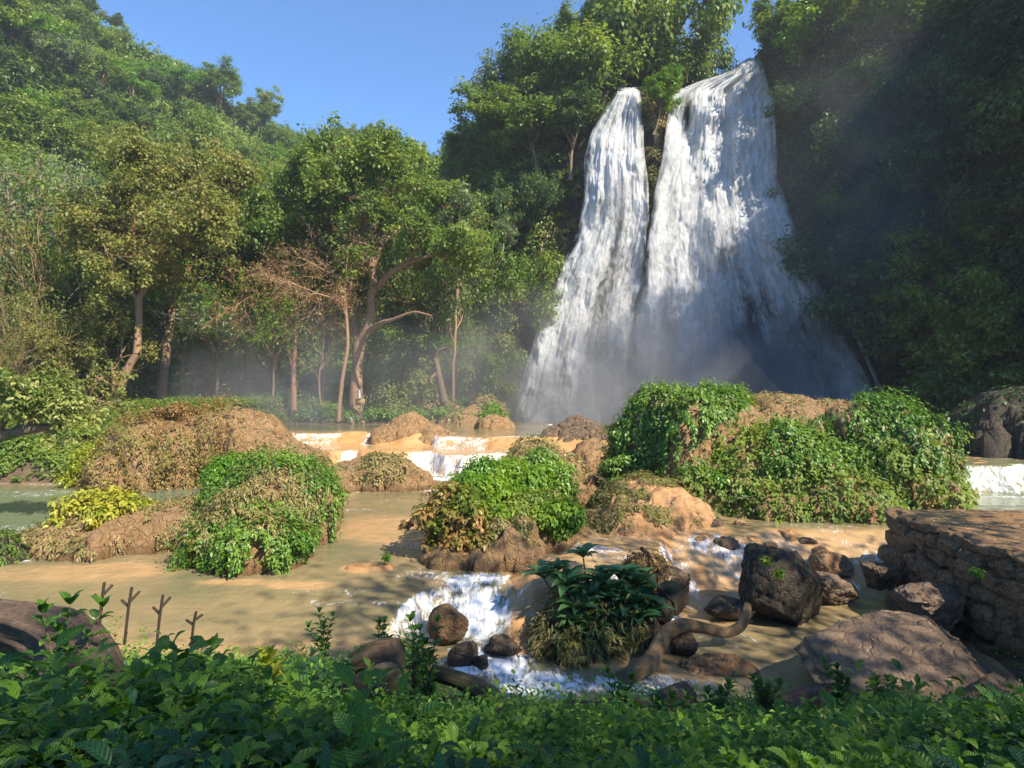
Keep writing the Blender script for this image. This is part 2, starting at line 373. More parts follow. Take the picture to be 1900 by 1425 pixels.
QB = dict(wig=.17, up=.04, k=[3, 3, 4], ang=.75, rat=.64, limbs=5, spread=.85)
tree_kind('biggreen', 11, 24, QB, .36, 8, 1.1, 'leaf_green', 'bark', lv=4, tr=.34)
tree_kind('bigdark', 12, 24, dict(QB, spread=.6), .36, 9, 1.15, 'leaf_dark', 'bark_dark', lv=4, tr=.32)
tree_kind('bigolive', 13, 22, dict(QB, spread=1.1), .30, 7, 1.1, 'leaf_olive', 'bark', lv=4, tr=.3, trunkf=.4)
tree_kind('biggrey', 14, 24, QB, .34, 11, 1.2, 'leaf_grey', 'bark_pale', lv=4, tr=.32)
tree_kind('bigbright', 15, 22, QB, .34, 11, 1.2, 'leaf_bright', 'bark', lv=4, tr=.3)
tree_kind('cling', 16, 7, dict(Qa, up=-.05, spread=1.5), .34, 30, .95, 'leaf_dark', 'bark_dark', droop=1.0, flat=1.0, trunkf=.12, tr=.12)
tree_kind('cling2', 17, 7, dict(Qa, up=-.08, spread=1.3), .34, 30, .95, 'leaf_green', 'bark_dark', droop=1.0, flat=1.1, trunkf=.12, tr=.12)
def place_tree(key, p, h, rz, name, label, cat='tree', group=None, sq=1.0):
    tm, cm, H0 = TREES[key]; s = h / H0
    e = empty(name, p); e.scale = (s * sq, s * sq, s); e.rotation_euler = (0, 0, rz)
    obj('trunk', tm, e)
    if cm is not None: obj('crown', cm, e)
    return tag(e, label, cat, group)

# ------------------------------------------------------------------ river: water level, bed, bank
def lips(x, y):
    nz = fbm(P3(x * .35, y * .35), 3, 11); n2 = fbm(P3(x * 1.4, y * 1.4), 2, 12)
    yU = 44.2 + 2.4 * fbm(P3(x * .25, 0 * x), 3, 21) + .6 * n2 + .7 * nz + 1.1 * fbm(P3(x * .7, 0 * x + 5), 3, 23)
    yU = np.where(x > -5.8, yU - 3.0 * ss(-5.8, -4.8, x), yU)
    yM = 37.4 + 2.2 * fbm(P3(x * .35, 0 * x + 3), 3, 22) + .6 * n2 + .6 * nz + .9 * fbm(P3(x * .8, 0 * x + 9), 3, 24) + 0.5 * ss(-7, -8, x)
    yM = yM - 6.0 * ss(15, 19, x)
    return yU, yM, nz, n2
def water_level(x, y):
    yU, yM, nz, n2 = lips(x, y)
    wd = 1 + 1.0 * nz + .4 * n2; a = ss(yU - 2.4 * wd, yU, y) * .7 + .3 * ss(yU - .5, yU, y); b = ss(yM - 1.6 * wd, yM, y) * .6 + .4 * ss(yM - .8, yM - .2, y)
    W = 1.25 * b + .65 * a
    xr = -.35 + (y - 15.8) * .50 + .25 * n2
    R = ss(xr - .15, xr + .75, x) * (1 - ss(25.5, 27.5, y))
    W = np.maximum(W, .42 * R)
    y1 = .55 * nz + np.interp(x, [-2.6, -1.6, 0, .8, 4.0, 5.0, 12, 30], [15.6, 15.2, 14.0, 14.2, 15.4, 17.2, 17.2, 17.2])
    y2 = .55 * nz + np.interp(x, [-2.6, -1.6, 0, .8, 4.0, 5.0, 12, 30], [17.6, 17.4, 16.9, 16.9, 17.2, 21.2, 21.2, 21.2])
    lm = (1 - ss(y1 + .25 * n2, y2 + .25 * n2, y)) * ss(-2.7, -1.7, x + .6 * nz)
    W = W * (1 - lm) + (-.85) * lm
    return W
def depth_f(x, y, W):
    yU, yM, nz, n2 = lips(x, y)
    d = .42 + .30 * nz + .06 * n2
    # terraces: shallow film
    up = ss(yU, yU + 3, y); mid = ss(yM - .8, yM + .2, y) * (1 - up)
    d = d * (1 - mid) + (.035 + .05 * nz + .03 * n2) * mid
    # flow over the lips
    fU = np.maximum(ss(-19, -18, x) * (1 - ss(-12.6, -11.9, x)), ss(-5.6, -5.2, x) * (1 - ss(-1.8, -1.2, x))) + ss(-10.6, -10.2, x) * (1 - ss(-9.4, -9.0, x))
    onU = ss(yU - 2.2, yU - 1.4, y) * (1 - ss(yU, yU + 1.2, y))
    d = d * (1 - onU) + (-.06 + .12 * fU + .02 * n2) * onU
    fM = np.maximum.reduce([ss(-12.9, -12.5, x) * (1 - ss(-11.6, -11.2, x)), ss(-10.6, -10.3, x) * (1 - ss(-9.7, -9.3, x)), ss(-6.6, -6.2, x) * (1 - ss(.4, 1, x)), ss(3, 3.4, x) * (1 - ss(6, 6.6, x)), ss(18, 19, x)])
    onM = ss(yM - 1.5, yM - 1.0, y) * (1 - ss(yM + .1, yM + 1.2, y))
    d = d * (1 - onM) + (-.07 + .13 * fM + .02 * n2) * onM
    def blob(cx, cy, rx, ry, v, k=1.0):
        nonlocal d
        r = np.sqrt(((x - cx) / rx) ** 2 + ((y - cy) / ry) ** 2) + .35 * nz
        w = (1 - ss(.45, 1.0, r)) * k; d = d * (1 - w) + (v + .03 * n2) * w
    blob(-4.6, 23.2, 3.4, 3.6, .07); blob(-2.9, 20.6, 1.6, 1.6, .05); blob(-4.2, 18.25, .95, .55, -.09); blob(-7.6, 16.9, 1.5, .4, .03); blob(-5.7, 16.6, 1.2, .45, .015)
    blob(-12.5, 17.8, 4.2, 1.1, .11); blob(-6.0, 32.5, 3.2, 2.6, .08); blob(-2.2, 31.0, 2.8, 3.0, .10); blob(-9.2, 29.5, 2.0, 2.5, .06)
    # right orange terrace
    rt = ss(-.1, .6, x - (-.35 + (y - 15.8) * .5)) * (1 - ss(5.2, 7.5, x - .3 * (y - 17))) * ss(15.5, 16.3, y) * (1 - ss(24, 25.5, y))
    d = d * (1 - rt) + (.035 + .07 * nz + .05 * n2) * rt
    rp = ss(5.0, 6.0, x) * ss(17.4, 18.2, y) * (1 - ss(20.8, 22, y))
    d = d * (1 - rp) + (.05 + .10 * nz + .09 * n2) * rp
    rk = ss(-.25, .15, x + .35 * nz) * (1 - ss(1.3, 1.9, x)) * ss(13.9, 14.4, y) * (1 - ss(17.6, 18.4, y)); d = d * (1 - rk) + (-.03 + .05 * n2 + .05 * nz) * rk
    blob(2.2, 14.2, 1.9, .8, .03); blob(4.4, 13.3, 1.6, .7, .06); blob(9.3, 19.5, 1.2, 1.0, .04)
    return d
def bank_h(x, y):
    nz = fbm(P3(x * .5, y * .5), 3, 31)
    bl = np.interp(y, [-5, 0, 2, 5, 9, 12, 14.3, 15.6, 30], [4.25, 4.05, 3.65, 2.45, .9, .05, -.35, -1.2, -3])
    brr = np.interp(y, [-5, 0, 2, 5, 9, 11, 12.2, 13.4, 30], [4.25, 4.05, 3.6, 2.2, .30, -.5, -1.0, -1.7, -3])
    w = ss(-2.8, -.6, x); b = bl * (1 - w) + brr * w + .14 * nz
    wr = ss(8.5, 11.5, x); b = np.maximum(b, np.interp(y, [-5, 0, 5, 9, 13, 15, 30], [4.25, 4.1, 2.7, 1.1, -.2, -.9, -3]) * wr - 4 * (1 - wr))
    # far and left shores
    e = fbm(P3(x * .18, y * .18), 2, 33)
    far = np.where(x < 1.5, (y - 54.3 - 1.5 * e) * .25, -3) ; far = np.minimum(far, 2.2) + 1.85
    far = np.where(y > 51, far, -3) - 3 * ss(-2.0, 1.5, x)
    q = ss(-16.2, -20.0, x + 1.5 * e) if False else 1 - ss(-20.5, -16.6, x + 1.2 * e)
    lf = (1 - np.exp(-np.maximum(y - 33.3 - .8 * e, -1) * .22)) * 4.0 - .25
    lf = lf * q - 3 * (1 - q)
    return np.maximum.reduce([b, far, lf])
def terrain_h(x, y):
    W = water_level(x, y); d = depth_f(x, y, W); h = W - d
    h = h + .03 * ridg(P3(x * 2.2, y * 2.2), 3, 41) * ss(12, 16, y)
    return np.maximum(h, bank_h(x, y)), W

pxs = np.concatenate([np.arange(-900, -40, 22), np.arange(-40, 1950, 5.0), np.arange(1950, 2900, 22)])
Ds = np.concatenate([np.linspace(-3, 1.0, 12), np.linspace(1.15, 12, 100), np.linspace(12.06, 24, 230), np.linspace(24.1, 34, 90), np.linspace(34.08, 46, 160), np.linspace(46.2, 70, 60)])
PX, DD = np.meshgrid(pxs, Ds)
GX = (PX - 950) / F * np.maximum(DD, 3.0 + 0 * DD); GY = DD
H_, W_L = terrain_h(GX, GY)
V = np.stack([GX, GY, H_], -1)
Fg = gridF(*GX.shape)
slope = np.abs(np.gradient(H_, axis=0))
isbank = (bank_h(GX, GY) > H_ - 1e-6)
soilness = np.clip(isbank.astype(float), 0, 1)
# ground material: travertine below, soil on the banks
gm, n, out = newmat('river_ground')
geo = N(n, "ShaderNodeNewGeometry"); pos = geo.outputs['Position']
a = noise(n, .8, 6, .65, pos, .5); b = noise(n, 4.5, 8, .7, pos); d_ = noise(n, 20, 5, .7, pos)
c = mixc(n, mapr(n, a, .35, .65), (.46, .235, .085), (.54, .31, .13)); c = mixc(n, mapr(n, b, .5, .75, 0, .7), c, (.30, .15, .06)); c = mixc(n, mapr(n, d_, .35, .7, 0, .3), c, (.25, .13, .05))
c2 = mixc(n, mapr(n, b, .4, .6), (.07, .05, .028), (.13, .085, .045))
c = mixc(n, attr(n, "soil"), c, c2)
p = N(n, "ShaderNodeBsdfPrincipled"); L(n, c, p.inputs['Base Color']); L(n, mapr(n, attr(n, "soil"), 0, 1, .45, .95), p.inputs['Roughness'])
h = mth(n, 'ADD', mth(n, 'MULTIPLY', b, .7), mth(n, 'MULTIPLY', d_, .35)); bp = N(n, "ShaderNodeBump"); bp.inputs['Strength'].default_value = .8; bp.inputs['Distance'].default_value = .12
L(n, h, bp.inputs['Height']); L(n, bp.outputs[0], p.inputs['Normal']); L(n, p.outputs[0], out.inputs[0])
ground = obj('ground', mesh('ground', V.reshape(-1, 3), Fg, gm, {"soil": soilness.ravel()}))
tag(ground, 'orange travertine riverbed and dark soil banks', kind='structure')
GV = V.copy()
bs = obj('terrain', mesh('terrain', np.array([[-900, -900, -6.], [900, -900, -6.], [900, 900, -6.], [-900, 900, -6.]]), np.array([[0, 1, 2, 3]]), M['soil'])); tag(bs, kind='structure')
def gh(x, y):
    a, _ = terrain_h(np.atleast_1d(float(x)), np.atleast_1d(float(y))); return float(a[0])

# water sheet
nzw = fbm(P3(GX * 1.5, GY * 1.5), 3, 51)
flow = .012 * fbm(P3(GX * 3.0, GY * 5.0), 3, 53) 
rough_zone = np.zeros_like(GX)
def addz(cx, cy, rx, ry, v, rot=0.0):
    global rough_zone
    dx, dy = GX - cx, GY - cy; c_, s_ = math.cos(rot), math.sin(rot); u = (dx * c_ + dy * s_) / rx; w = (-dx * s_ + dy * c_) / ry
    r = np.sqrt(u * u + w * w) + .25 * nzw; rough_zone = np.maximum(rough_zone, v * (1 - ss(.3, 1.0, r)))
dep = W_L - H_
gy = np.gradient(W_L, axis=0) / np.maximum(np.gradient(GY, axis=0), 1e-3); gx = np.gradient(W_L, axis=1) / np.maximum(np.gradient(GX, axis=1), 1e-3)
sl = np.sqrt(gx ** 2 + gy ** 2)
foam = ss(.18, .75, sl) * .74
yU, yM, _, _ = lips(GX, GY)
GXo = GX; GX = GX + .7 * nzw; fM = np.maximum.reduce([ss(-12.9, -12.5, GX) * (1 - ss(-11.6, -11.2, GX)), ss(-10.6, -10.3, GX) * (1 - ss(-9.7, -9.3, GX)), ss(-6.6, -6.2, GX) * (1 - ss(.4, 1, GX)), 0.0 * GX])
fU = np.maximum(ss(-19, -18, GX) * (1 - ss(-12.6, -11.9, GX)), ss(-5.6, -5.2, GX) * (1 - ss(-1.8, -1.2, GX))) + ss(-10.6, -10.2, GX) * (1 - ss(-9.4, -9.0, GX))
GX = GXo
foam = np.maximum(foam, (.62 + .3 * nzw) * fM * ss(yM - 2.6, yM - 1.2, GY) * (1 - ss(yM - .3, yM + .1, GY)))
foam = np.maximum(foam, (.52 + .35 * nzw) * fU * ss(yU - 3.0, yU - 1.8, GY) * (1 - ss(yU - .5, yU, GY)))
addz(-1.6, 34.6, 2.6, 1.1, .75); addz(-4.6, 35.2, 2.2, 1.0, 1.0); addz(-3.6, 31.4, 2.4, .7, .75); addz(-1.0, 17.2, 1.5, .9, .85, .1); addz(-2.2, 17.5, 1.6, .6, .55)
addz(-.9, 15.9, 1.2, 1.5, 1.0); addz(-.5, 14.0, 1.7, 1.4, .92); addz(.6, 12.9, 2.0, 1.1, .85); addz(2.6, 12.9, 2.1, 1.0, .72); addz(4.0, 12.9, 1.2, .5, .5)
addz(2.2, 18.8, 2.6, .7, .62, -.25); addz(3.4, 17.7, 1.6, .4, .5); addz(7.0, 20.0, 2.4, .9, .72, -.35); addz(9.4, 18.6, 1.8, .6, .7, -.3); addz(5.2, 17.6, 1.6, .9, .35); addz(5.4, 15.2, 2.0, 1.2, .28)
addz(-11.2, 20.0, 1.5, .25, .55); addz(-14.8, 18.9, .9, .3, .6); addz(23.5, 29.6, 3.5, .5, .62); addz(0.5, 41.0, 3, 1.2, .7); addz(-8, 17.3, 4, .5, .15)
foam = np.maximum(foam, rough_zone)
rkw = ss(-.2, .2, GX) * (1 - ss(1.3, 1.9, GX)) * ss(14.0, 14.6, GY) * (1 - ss(17.4, 18.2, GY)); foam = foam * (1 - rkw) + np.minimum(foam, .50) * rkw
foam = np.maximum(foam, .40 * ss(.1, .45, fbm(P3(GX * .35 + GY * .1, GY * .9), 4, 57)) * (GY < 40))
foam = np.where(dep < 0.0, foam * .5, foam)
WZ = W_L + flow + foam * (.05 * nzw + .05 * ridg(P3(GX * 2.6, GY * 2.6), 3, 55)) 
WZ = np.where(bank_h(GX, GY) > WZ + .5, WZ - .3, WZ)
wm, n, out = newmat('river_water')
geo = N(n, "ShaderNodeNewGeometry"); pos = geo.outputs['Position']; dp = attr(n, "depth"); fo = attr(n, "foam"); gr = attr(n, "green")
sn = noise(n, 1.1, 4, .6, pos, .6)
dd = mth(n, 'ADD', dp, mapr(n, sn, .3, .7, -.09, .09))
c = mixc(n, mapr(n, dd, .02, .20), (.42, .26, .125), (.29, .205, .105)); c = mixc(n, mapr(n, dd, .16, .55), c, (.145, .138, .075)); c = mixc(n, gr, c, (.12, .165, .10))
mp = N(n, "ShaderNodeMapping"); mp.inputs['Scale'].default_value = (1.0, .45, .3); L(n, pos, mp.inputs[0])
f1 = noise(n, 3.2, 8, .72, mp.outputs[0], 1.6); f2 = noise(n, 13, 5, .7, pos, .8)
mp2 = N(n, "ShaderNodeMapping"); mp2.inputs['Scale'].default_value = (9, 2.0, .8); L(n, pos, mp2.inputs[0]); f3 = noise(n, 1.4, 4, .6, mp2.outputs[0])
ff = mth(n, 'ADD', mth(n, 'MULTIPLY', f1, .6), mth(n, 'ADD', mth(n, 'MULTIPLY', f2, .2), mth(n, 'MULTIPLY', f3, .2)))
fa = mth(n, 'ADD', mth(n, 'MULTIPLY', fo, .62), mth(n, 'SUBTRACT', ff, .5)); fam = mapr(n, mth(n, 'ADD', fa, mth(n, 'MULTIPLY', mth(n, 'SUBTRACT', ff, .5), 1.3)), .28, .62)
c = mixc(n, fam, c, (.86, .87, .88))
p = N(n, "ShaderNodeBsdfPrincipled"); L(n, c, p.inputs['Base Color']); L(n, mapr(n, fam, 0, 1, .05, .6), p.inputs['Roughness']); p.inputs['Specular IOR Level'].default_value = .8; p.inputs['IOR'].default_value = 1.33
r1 = noise(n, 2.2, 3, .55, mp.outputs[0], .5); r2 = noise(n, 9, 5, .65, mp.outputs[0], .8)
hh = mth(n, 'ADD', mth(n, 'MULTIPLY', r1, .6), mth(n, 'MULTIPLY', r2, .25)); hh = mth(n, 'ADD', hh, mth(n, 'MULTIPLY', fam, .5))
bp = N(n, "ShaderNodeBump"); bp.inputs['Strength'].default_value = .42; bp.inputs['Distance'].default_value = .14; L(n, hh, bp.inputs['Height']); L(n, bp.outputs[0], p.inputs['Normal'])
L(n, p.outputs[0], out.inputs[0])
green = (1 - ss(-18, -12, GX)) * (1 - ss(30, 34, GY)) * ss(18, 20, GY) * .8 + ss(17, 20, GX) * .7
rows = Ds > 11; Vw = np.stack([GX, GY, WZ], -1)[rows]; 
cut = (WZ - H_)[rows]
Fw = gridF(*Vw.shape[:2]); keep = cut.ravel()[Fw].max(1) > -.25; Fw = Fw[keep]
water = obj('river_water', mesh('river_water', Vw.reshape(-1, 3), Fw, wm, {"depth": np.clip(dep, 0, 1)[rows].ravel(), "foam": foam[rows].ravel(), "green": np.clip(green, 0, 1)[rows].ravel()}))
tag(water, 'murky brown river water with white foam', kind='structure')
#@@PART2
# ------------------------------------------------------------------ hillside and cliff surfaces
def toward(V, nr):
    s = np.sign((nr * (np.array([0, 0, CZ]) - V)).sum(-1, keepdims=True)); s[s == 0] = 1; return nr * s
HB = [(-900, 44), (-300, 47), (0, 50), (250, 58), (500, 63), (800, 70), (960, 92)]
HR = [(-900, 120), (0, 130), (400, 165), (820, 225), (960, 230)]
HPY = [(-900, -480), (-300, -250), (0, -85), (150, 0), (180, 38), (230, 72), (300, 102), (350, 142), (410, 182), (430, 205), (500, 232), (560, 260), (640, 283), (720, 312), (800, 330), (960, 340)]
hp = np.arange(-900, 965, 9.0); hv = np.linspace(0, 1, 150)
def hill_pt(px, v):
    D0 = interp(px, HB); Dr = interp(px, HR); pr = interp(px, HPY)
    zr = CZ - (pr - HY) * Dr / F; D = D0 + (Dr - D0) * v; z = 1.2 + (zr - 1.2) * v ** 1.05
    x = (px - 950) * D / F; q = P3(x * .035, D * .035, z * .03)
    k = np.minimum(v * 6, 1) * np.minimum((1 - v) * 8 + .15, 1)
    D = D + k * (9 * ridg(q, 4, 61) + 2.5 * fbm(q * 5, 3, 62)); return np.stack([(px - 950) * D / F, D, z], -1)
A, B = np.meshgrid(hp, hv); HVt = hill_pt(A, B)
back = HVt[-1:].copy(); back[..., 1] += 60; back[..., 2] -= 25
HVall = np.concatenate([HVt, back]); o = obj('hillside', mesh('hillside', HVall.reshape(-1, 3), gridF(*HVall.shape[:2]), M['hill'])); tag(o, 'steep green hillside rising on the left', kind='structure')

CB = [(780, 104), (800, 92), (830, 78), (870, 68), (920, 63), (960, 61), (1050, 60), (1500, 60), (1560, 59.5), (1640, 57), (1750, 50), (1900, 43), (2100, 34), (2400, 28), (2700, 25)]
CT = [(780, 118), (800, 106), (850, 90), (920, 80), (1000, 76), (1150, 74), (1300, 76), (1400, 76), (1460, 72), (1560, 68), (1700, 62), (1900, 52), (2100, 40), (2400, 33), (2700, 29)]
CPY = [(780, 345), (800, 322), (850, 265), (900, 225), (950, 200), (1000, 185), (1060, 180), (1130, 172), (1190, 160), (1235, 178), (1262, 165), (1300, 150), (1345, 136), (1385, 110), (1412, 108), (1440, 62), (1500, 30), (1600, 15), (1700, 0), (1800, -40), (1900, -140), (2000, -240), (2150, -400), (2400, -500), (2700, -500)]  # unseen stretch right of the frame raised and moved nearer to block sun
def cliffD(px, py, detail=True):
    Db = interp(px, CB); Dt = interp(px, CT); pt = interp(px, CPY); pb = HY + 5.9 * F / Db
    t = np.clip((pb - py) / (pb - pt), 0, 1.2); D = Db + (Dt - Db) * t ** .85
    # shelf and apron under the right stream, shelf of the left stream, mossy spine between the streams
    D = D - 2.6 * ss(360, 430, py) * ss(1290, 1360, px) * (1 - ss(1500, 1580, px)) * (1 - ss(520, 760, py))
    D = D - 1.0 * ss(225, 275, py) * ss(1060, 1080, px) * (1 - ss(1180, 1200, px)) * (1 - ss(300, 420, py))
    D = D - 2.2 * np.exp(-((px - 1215 + (py - 300) * .08) / 22) ** 2) * (1 - ss(420, 620, py))
    D = D + 1.6 * np.exp(-((px - 1182 + (py - 500) * .05) / 26) ** 2) * ss(420, 600, py)
    # undercuts at the foot of the right wall
    D = D + 3.0 * ss(1600, 1750, px) * ss(560, 760, py)
    if detail:
        Z = CZ - (py - HY) * D / F; X = (px - 950) * D / F; q = P3(X * .11, D * .05, Z * .07)
        infall = ss(960, 1060, px) * (1 - ss(1480, 1620, px))
        D = D + (2.2 - 1.4 * infall) * ridg(q, 4, 71) + .7 * fbm(P3(X * .5, D * .1, Z * .22), 4, 72)
    return D
cu = np.concatenate([np.arange(780, 950, 5.0), np.arange(950, 1700, 4.0), np.arange(1700, 2700, 14)]); cvv = np.linspace(0, 1, 230)
A, B = np.meshgrid(cu, cvv); pb = HY + 5.9 * F / interp(A, CB); pt = interp(A, CPY) + 150 * ss(1850, 2050, A) * fbm(P3(A * .012, 0 * A, 0 * A + 4), 4, 78); PYc = pb + (pt - pb) * B  # ragged unseen rim, shaped to break up its straight shadow edge
DC = cliffD(A, PYc); CV = np.stack([(A - 950) * DC / F, DC, CZ - (PYc - HY) * DC / F], -1)
ext = []
for dd_, dz in ((6, .6), (20, 1.5), (60, -3)):
    e = CV[-1:].copy(); e[..., 1] += dd_; e[..., 2] += dz + 1.5 * fbm(e * .1, 3, 9); e[..., 0] += np.clip(e[..., 0] - 32, 0, 30) * dd_ * .03; ext.append(e)
CVa = np.concatenate([CV] + ext)
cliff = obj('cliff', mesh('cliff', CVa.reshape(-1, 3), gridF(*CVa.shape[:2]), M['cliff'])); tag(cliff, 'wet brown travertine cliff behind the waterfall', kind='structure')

# ------------------------------------------------------------------ the waterfall streams
LA = [(162, 1148), (200, 1125), (240, 1101), (300, 1084), (360, 1083), (430, 1070), (490, 1042), (540, 1022), (600, 1000), (650, 985), (720, 965), (795, 938)]
RA = [(162, 1186), (230, 1194), (300, 1196), (340, 1201), (400, 1203), (480, 1194), (560, 1184), (640, 1178), (720, 1172), (795, 1166)]
LB = [(108, 1384), (122, 1366), (136, 1345), (150, 1300), (165, 1262), (178, 1246), (230, 1238), (300, 1228), (360, 1214), (420, 1202), (500, 1192), (580, 1180), (660, 1168), (795, 1155)]
RB = [(108, 1410), (150, 1424), (190, 1438), (260, 1442), (330, 1440), (385, 1462), (440, 1480), (490, 1500), (540, 1530), (610, 1570), (670, 1602), (745, 1636), (795, 1656)]
def fallmat(name, s, thr=.34):
    m, n, out = newmat(name); uv = N(n, "ShaderNodeUVMap", uv_map="UVMap")
    def nz(sx, sy, off, det=5, r=.6, dist=0.0):
        mp = N(n, "ShaderNodeMapping"); mp.inputs['Scale'].default_value = (sx, sy, 1); mp.inputs['Location'].default_value = (off + s * 3.7, off * .7 + s, s); L(n, uv.outputs[0], mp.inputs[0]); return noise(n, 1.0, det, r, mp.outputs[0], dist)
    s1 = nz(1.0, .06, 1, 5, .58, .35); s2 = nz(.42, .07, 5, 4, .6, .3); s3 = nz(7.5, .35, 9, 6, .7, .2); s4 = nz(.55, .42, 13, 9, .76, 1.0)
    a = mth(n, 'ADD', attr(n, 'dens'), mth(n, 'MULTIPLY', mth(n, 'SUBTRACT', s1, .5), 1.1)); a = mth(n, 'ADD', a, mth(n, 'MULTIPLY', mth(n, 'SUBTRACT', s2, .5), 1.3))
    a = mth(n, 'ADD', a, mth(n, 'MULTIPLY', mth(n, 'SUBTRACT', s3, .5), .9)); a = mth(n, 'ADD', a, mth(n, 'MULTIPLY', mth(n, 'SUBTRACT', s4, .5), 2.3))
    al = mapr(n, a, thr - .2, thr + .72)
    df = N(n, "ShaderNodeBsdfDiffuse"); df.inputs[0].default_value = (.93, .94, .96, 1); tl = N(n, "ShaderNodeBsdfTranslucent"); tl.inputs[0].default_value = (.80, .86, .93, 1)
    bp = N(n, "ShaderNodeBump"); bp.inputs['Strength'].default_value = .9; bp.inputs['Distance'].default_value = 1.0
    L(n, mth(n, 'ADD', mth(n, 'ADD', mth(n, 'MULTIPLY', s1, .25), mth(n, 'MULTIPLY', s3, .15)), mth(n, 'MULTIPLY', s4, 1.8)), bp.inputs['Height']); L(n, bp.outputs[0], df.inputs['Normal'])
    mx = N(n, "ShaderNodeMixShader"); mx.inputs[0].default_value = .18; L(n, df.outputs[0], mx.inputs[1]); L(n, tl.outputs[0], mx.inputs[2])
    tp = N(n, "ShaderNodeBsdfTransparent"); m2 = N(n, "ShaderNodeMixShader"); L(n, al, m2.inputs[0]); L(n, tp.outputs[0], m2.inputs[1]); L(n, mx.outputs[0], m2.inputs[2]); L(n, m2.outputs[0], out.inputs[0]); return m
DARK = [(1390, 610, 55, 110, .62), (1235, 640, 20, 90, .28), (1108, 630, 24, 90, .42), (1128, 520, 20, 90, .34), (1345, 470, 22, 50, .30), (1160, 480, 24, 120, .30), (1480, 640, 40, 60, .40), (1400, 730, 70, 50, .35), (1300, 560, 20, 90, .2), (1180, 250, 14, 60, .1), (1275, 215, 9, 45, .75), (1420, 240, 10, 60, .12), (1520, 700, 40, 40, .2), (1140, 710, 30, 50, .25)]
def fallmesh(name, Lf, Rf, seed, off, amp, dadd, mat, nu=150, nv=260, yr=None):
    y0, y1 = Lf[0][0], Lf[-1][0]
    v = np.linspace(0, 1, nv); py = y0 + (y1 - y0) * v; u = np.linspace(0, 1, nu); U, PY = np.meshgrid(u, py)
    l = interp(PY, Lf) + 4 * fbm(P3(PY * .012, seed, 0), 3, 3); r = interp(PY, Rf) + 4 * fbm(P3(PY * .012, seed, 7), 3, 4); PXf = l + (r - l) * U
    D = cliffD(PXf, PY, False) - off - 1.6
    # topmost rows roll back over the lip
    D = D + 3.0 * np.clip(1 - (PY - y0) / 14, 0, 1) ** 2
    q = P3(U * 9 + seed, PY * .008, 0); D = D - amp * (.9 * fbm(q, 4, 80 + seed) + .45 * ridg(P3(U * 4 + seed, PY * .012, 3), 3, 90)) - 1.3 * fbm(P3(PXf * .022, PY * .014, seed), 5, 95)
    D = D - .9 * np.sin(math.pi * U) ** .5
    dens = .97 + dadd + 0 * U
    edge = np.minimum(U, 1 - U) * (r - l); dens -= .75 * (1 - ss(0, 15, edge + 10 * fbm(P3(PXf * .03, PY * .02, seed), 2, 6)))
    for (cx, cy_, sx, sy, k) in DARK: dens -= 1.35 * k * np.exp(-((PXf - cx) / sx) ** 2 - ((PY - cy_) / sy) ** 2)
    dens -= .16 * ss(1430, 1540, PXf) * ss(420, 520, PY); dens += .15 * (1 - ss(300, 420, PY)); dens += .25 * ss(700, 780, PY) * (1 - ss(1250, 1400, PXf)); dens += .25 * (1 - ss(0, 60, PXf - l)) * ss(450, 600, PY) * (Lf is LA)
    V = np.stack([(PXf - 950) * D / F, D, CZ - (PY - HY) * D / F], -1)
    w = (U - .5) * (r - l) / np.maximum(r - l, 190 if Lf is LB else 80) * (26 if Lf is LB else 12)
    uv = np.stack([w + seed * 5, (PY - y0) / 18.0], -1).reshape(-1, 2)
    return mesh(name, V.reshape(-1, 3), gridF(nv, nu), mat, {"dens": dens.ravel()}, uv=uv)
fm1 = fallmat('falling_water', 0, .28); fm2 = fallmat('falling_spray', 1, .46)
wf = empty('waterfall', P(1060, 785, 59)); tag(wf, 'narrow left stream of the tall white waterfall', 'waterfall')
def keep_parent(o, par):
    o.parent = par; o.matrix_parent_inverse = par.matrix_basis.inverted() if par.type != 'X' else None; return o
def child(name, me, par):
    o = bpy.data.objects.new(name, me); COL.objects.link(o); o.parent = par
    o.matrix_parent_inverse = par.matrix_basis.inverted(); return o
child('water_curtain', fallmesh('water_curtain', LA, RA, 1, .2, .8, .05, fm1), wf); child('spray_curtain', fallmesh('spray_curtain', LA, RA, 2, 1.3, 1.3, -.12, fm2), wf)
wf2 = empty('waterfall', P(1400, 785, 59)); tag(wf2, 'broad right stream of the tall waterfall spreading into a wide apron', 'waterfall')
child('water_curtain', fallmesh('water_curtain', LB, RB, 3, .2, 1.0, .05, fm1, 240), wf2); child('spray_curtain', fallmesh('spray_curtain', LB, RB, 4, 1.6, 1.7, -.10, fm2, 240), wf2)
TL = [(560, 1556), (640, 1592), (700, 1618), (760, 1645)]; TR = [(560, 1562), (640, 1599), (700, 1626), (760, 1654)]
wf3 = empty('waterfall', P(1600, 780, 58)); tag(wf3, 'thin trickle of water slanting down the cliff right of the falls', 'waterfall')
child('water_curtain', fallmesh('water_curtain', TL, TR, 5, .5, .2, .95, fm1, 8, 60), wf3)

def fall_mask(px, py, mg=0):
    a = (px > interp(py, LA) - mg) & (px < interp(py, RA) + mg) & (py > 162 - mg); b = (px > interp(py, LB) - mg) & (px < interp(py, RB) + mg) & (py > 108 - mg); return a | b
def topx(p): return 950 + p[..., 0] * F / p[..., 1], HY - (p[..., 2] - CZ) * F / p[..., 1]

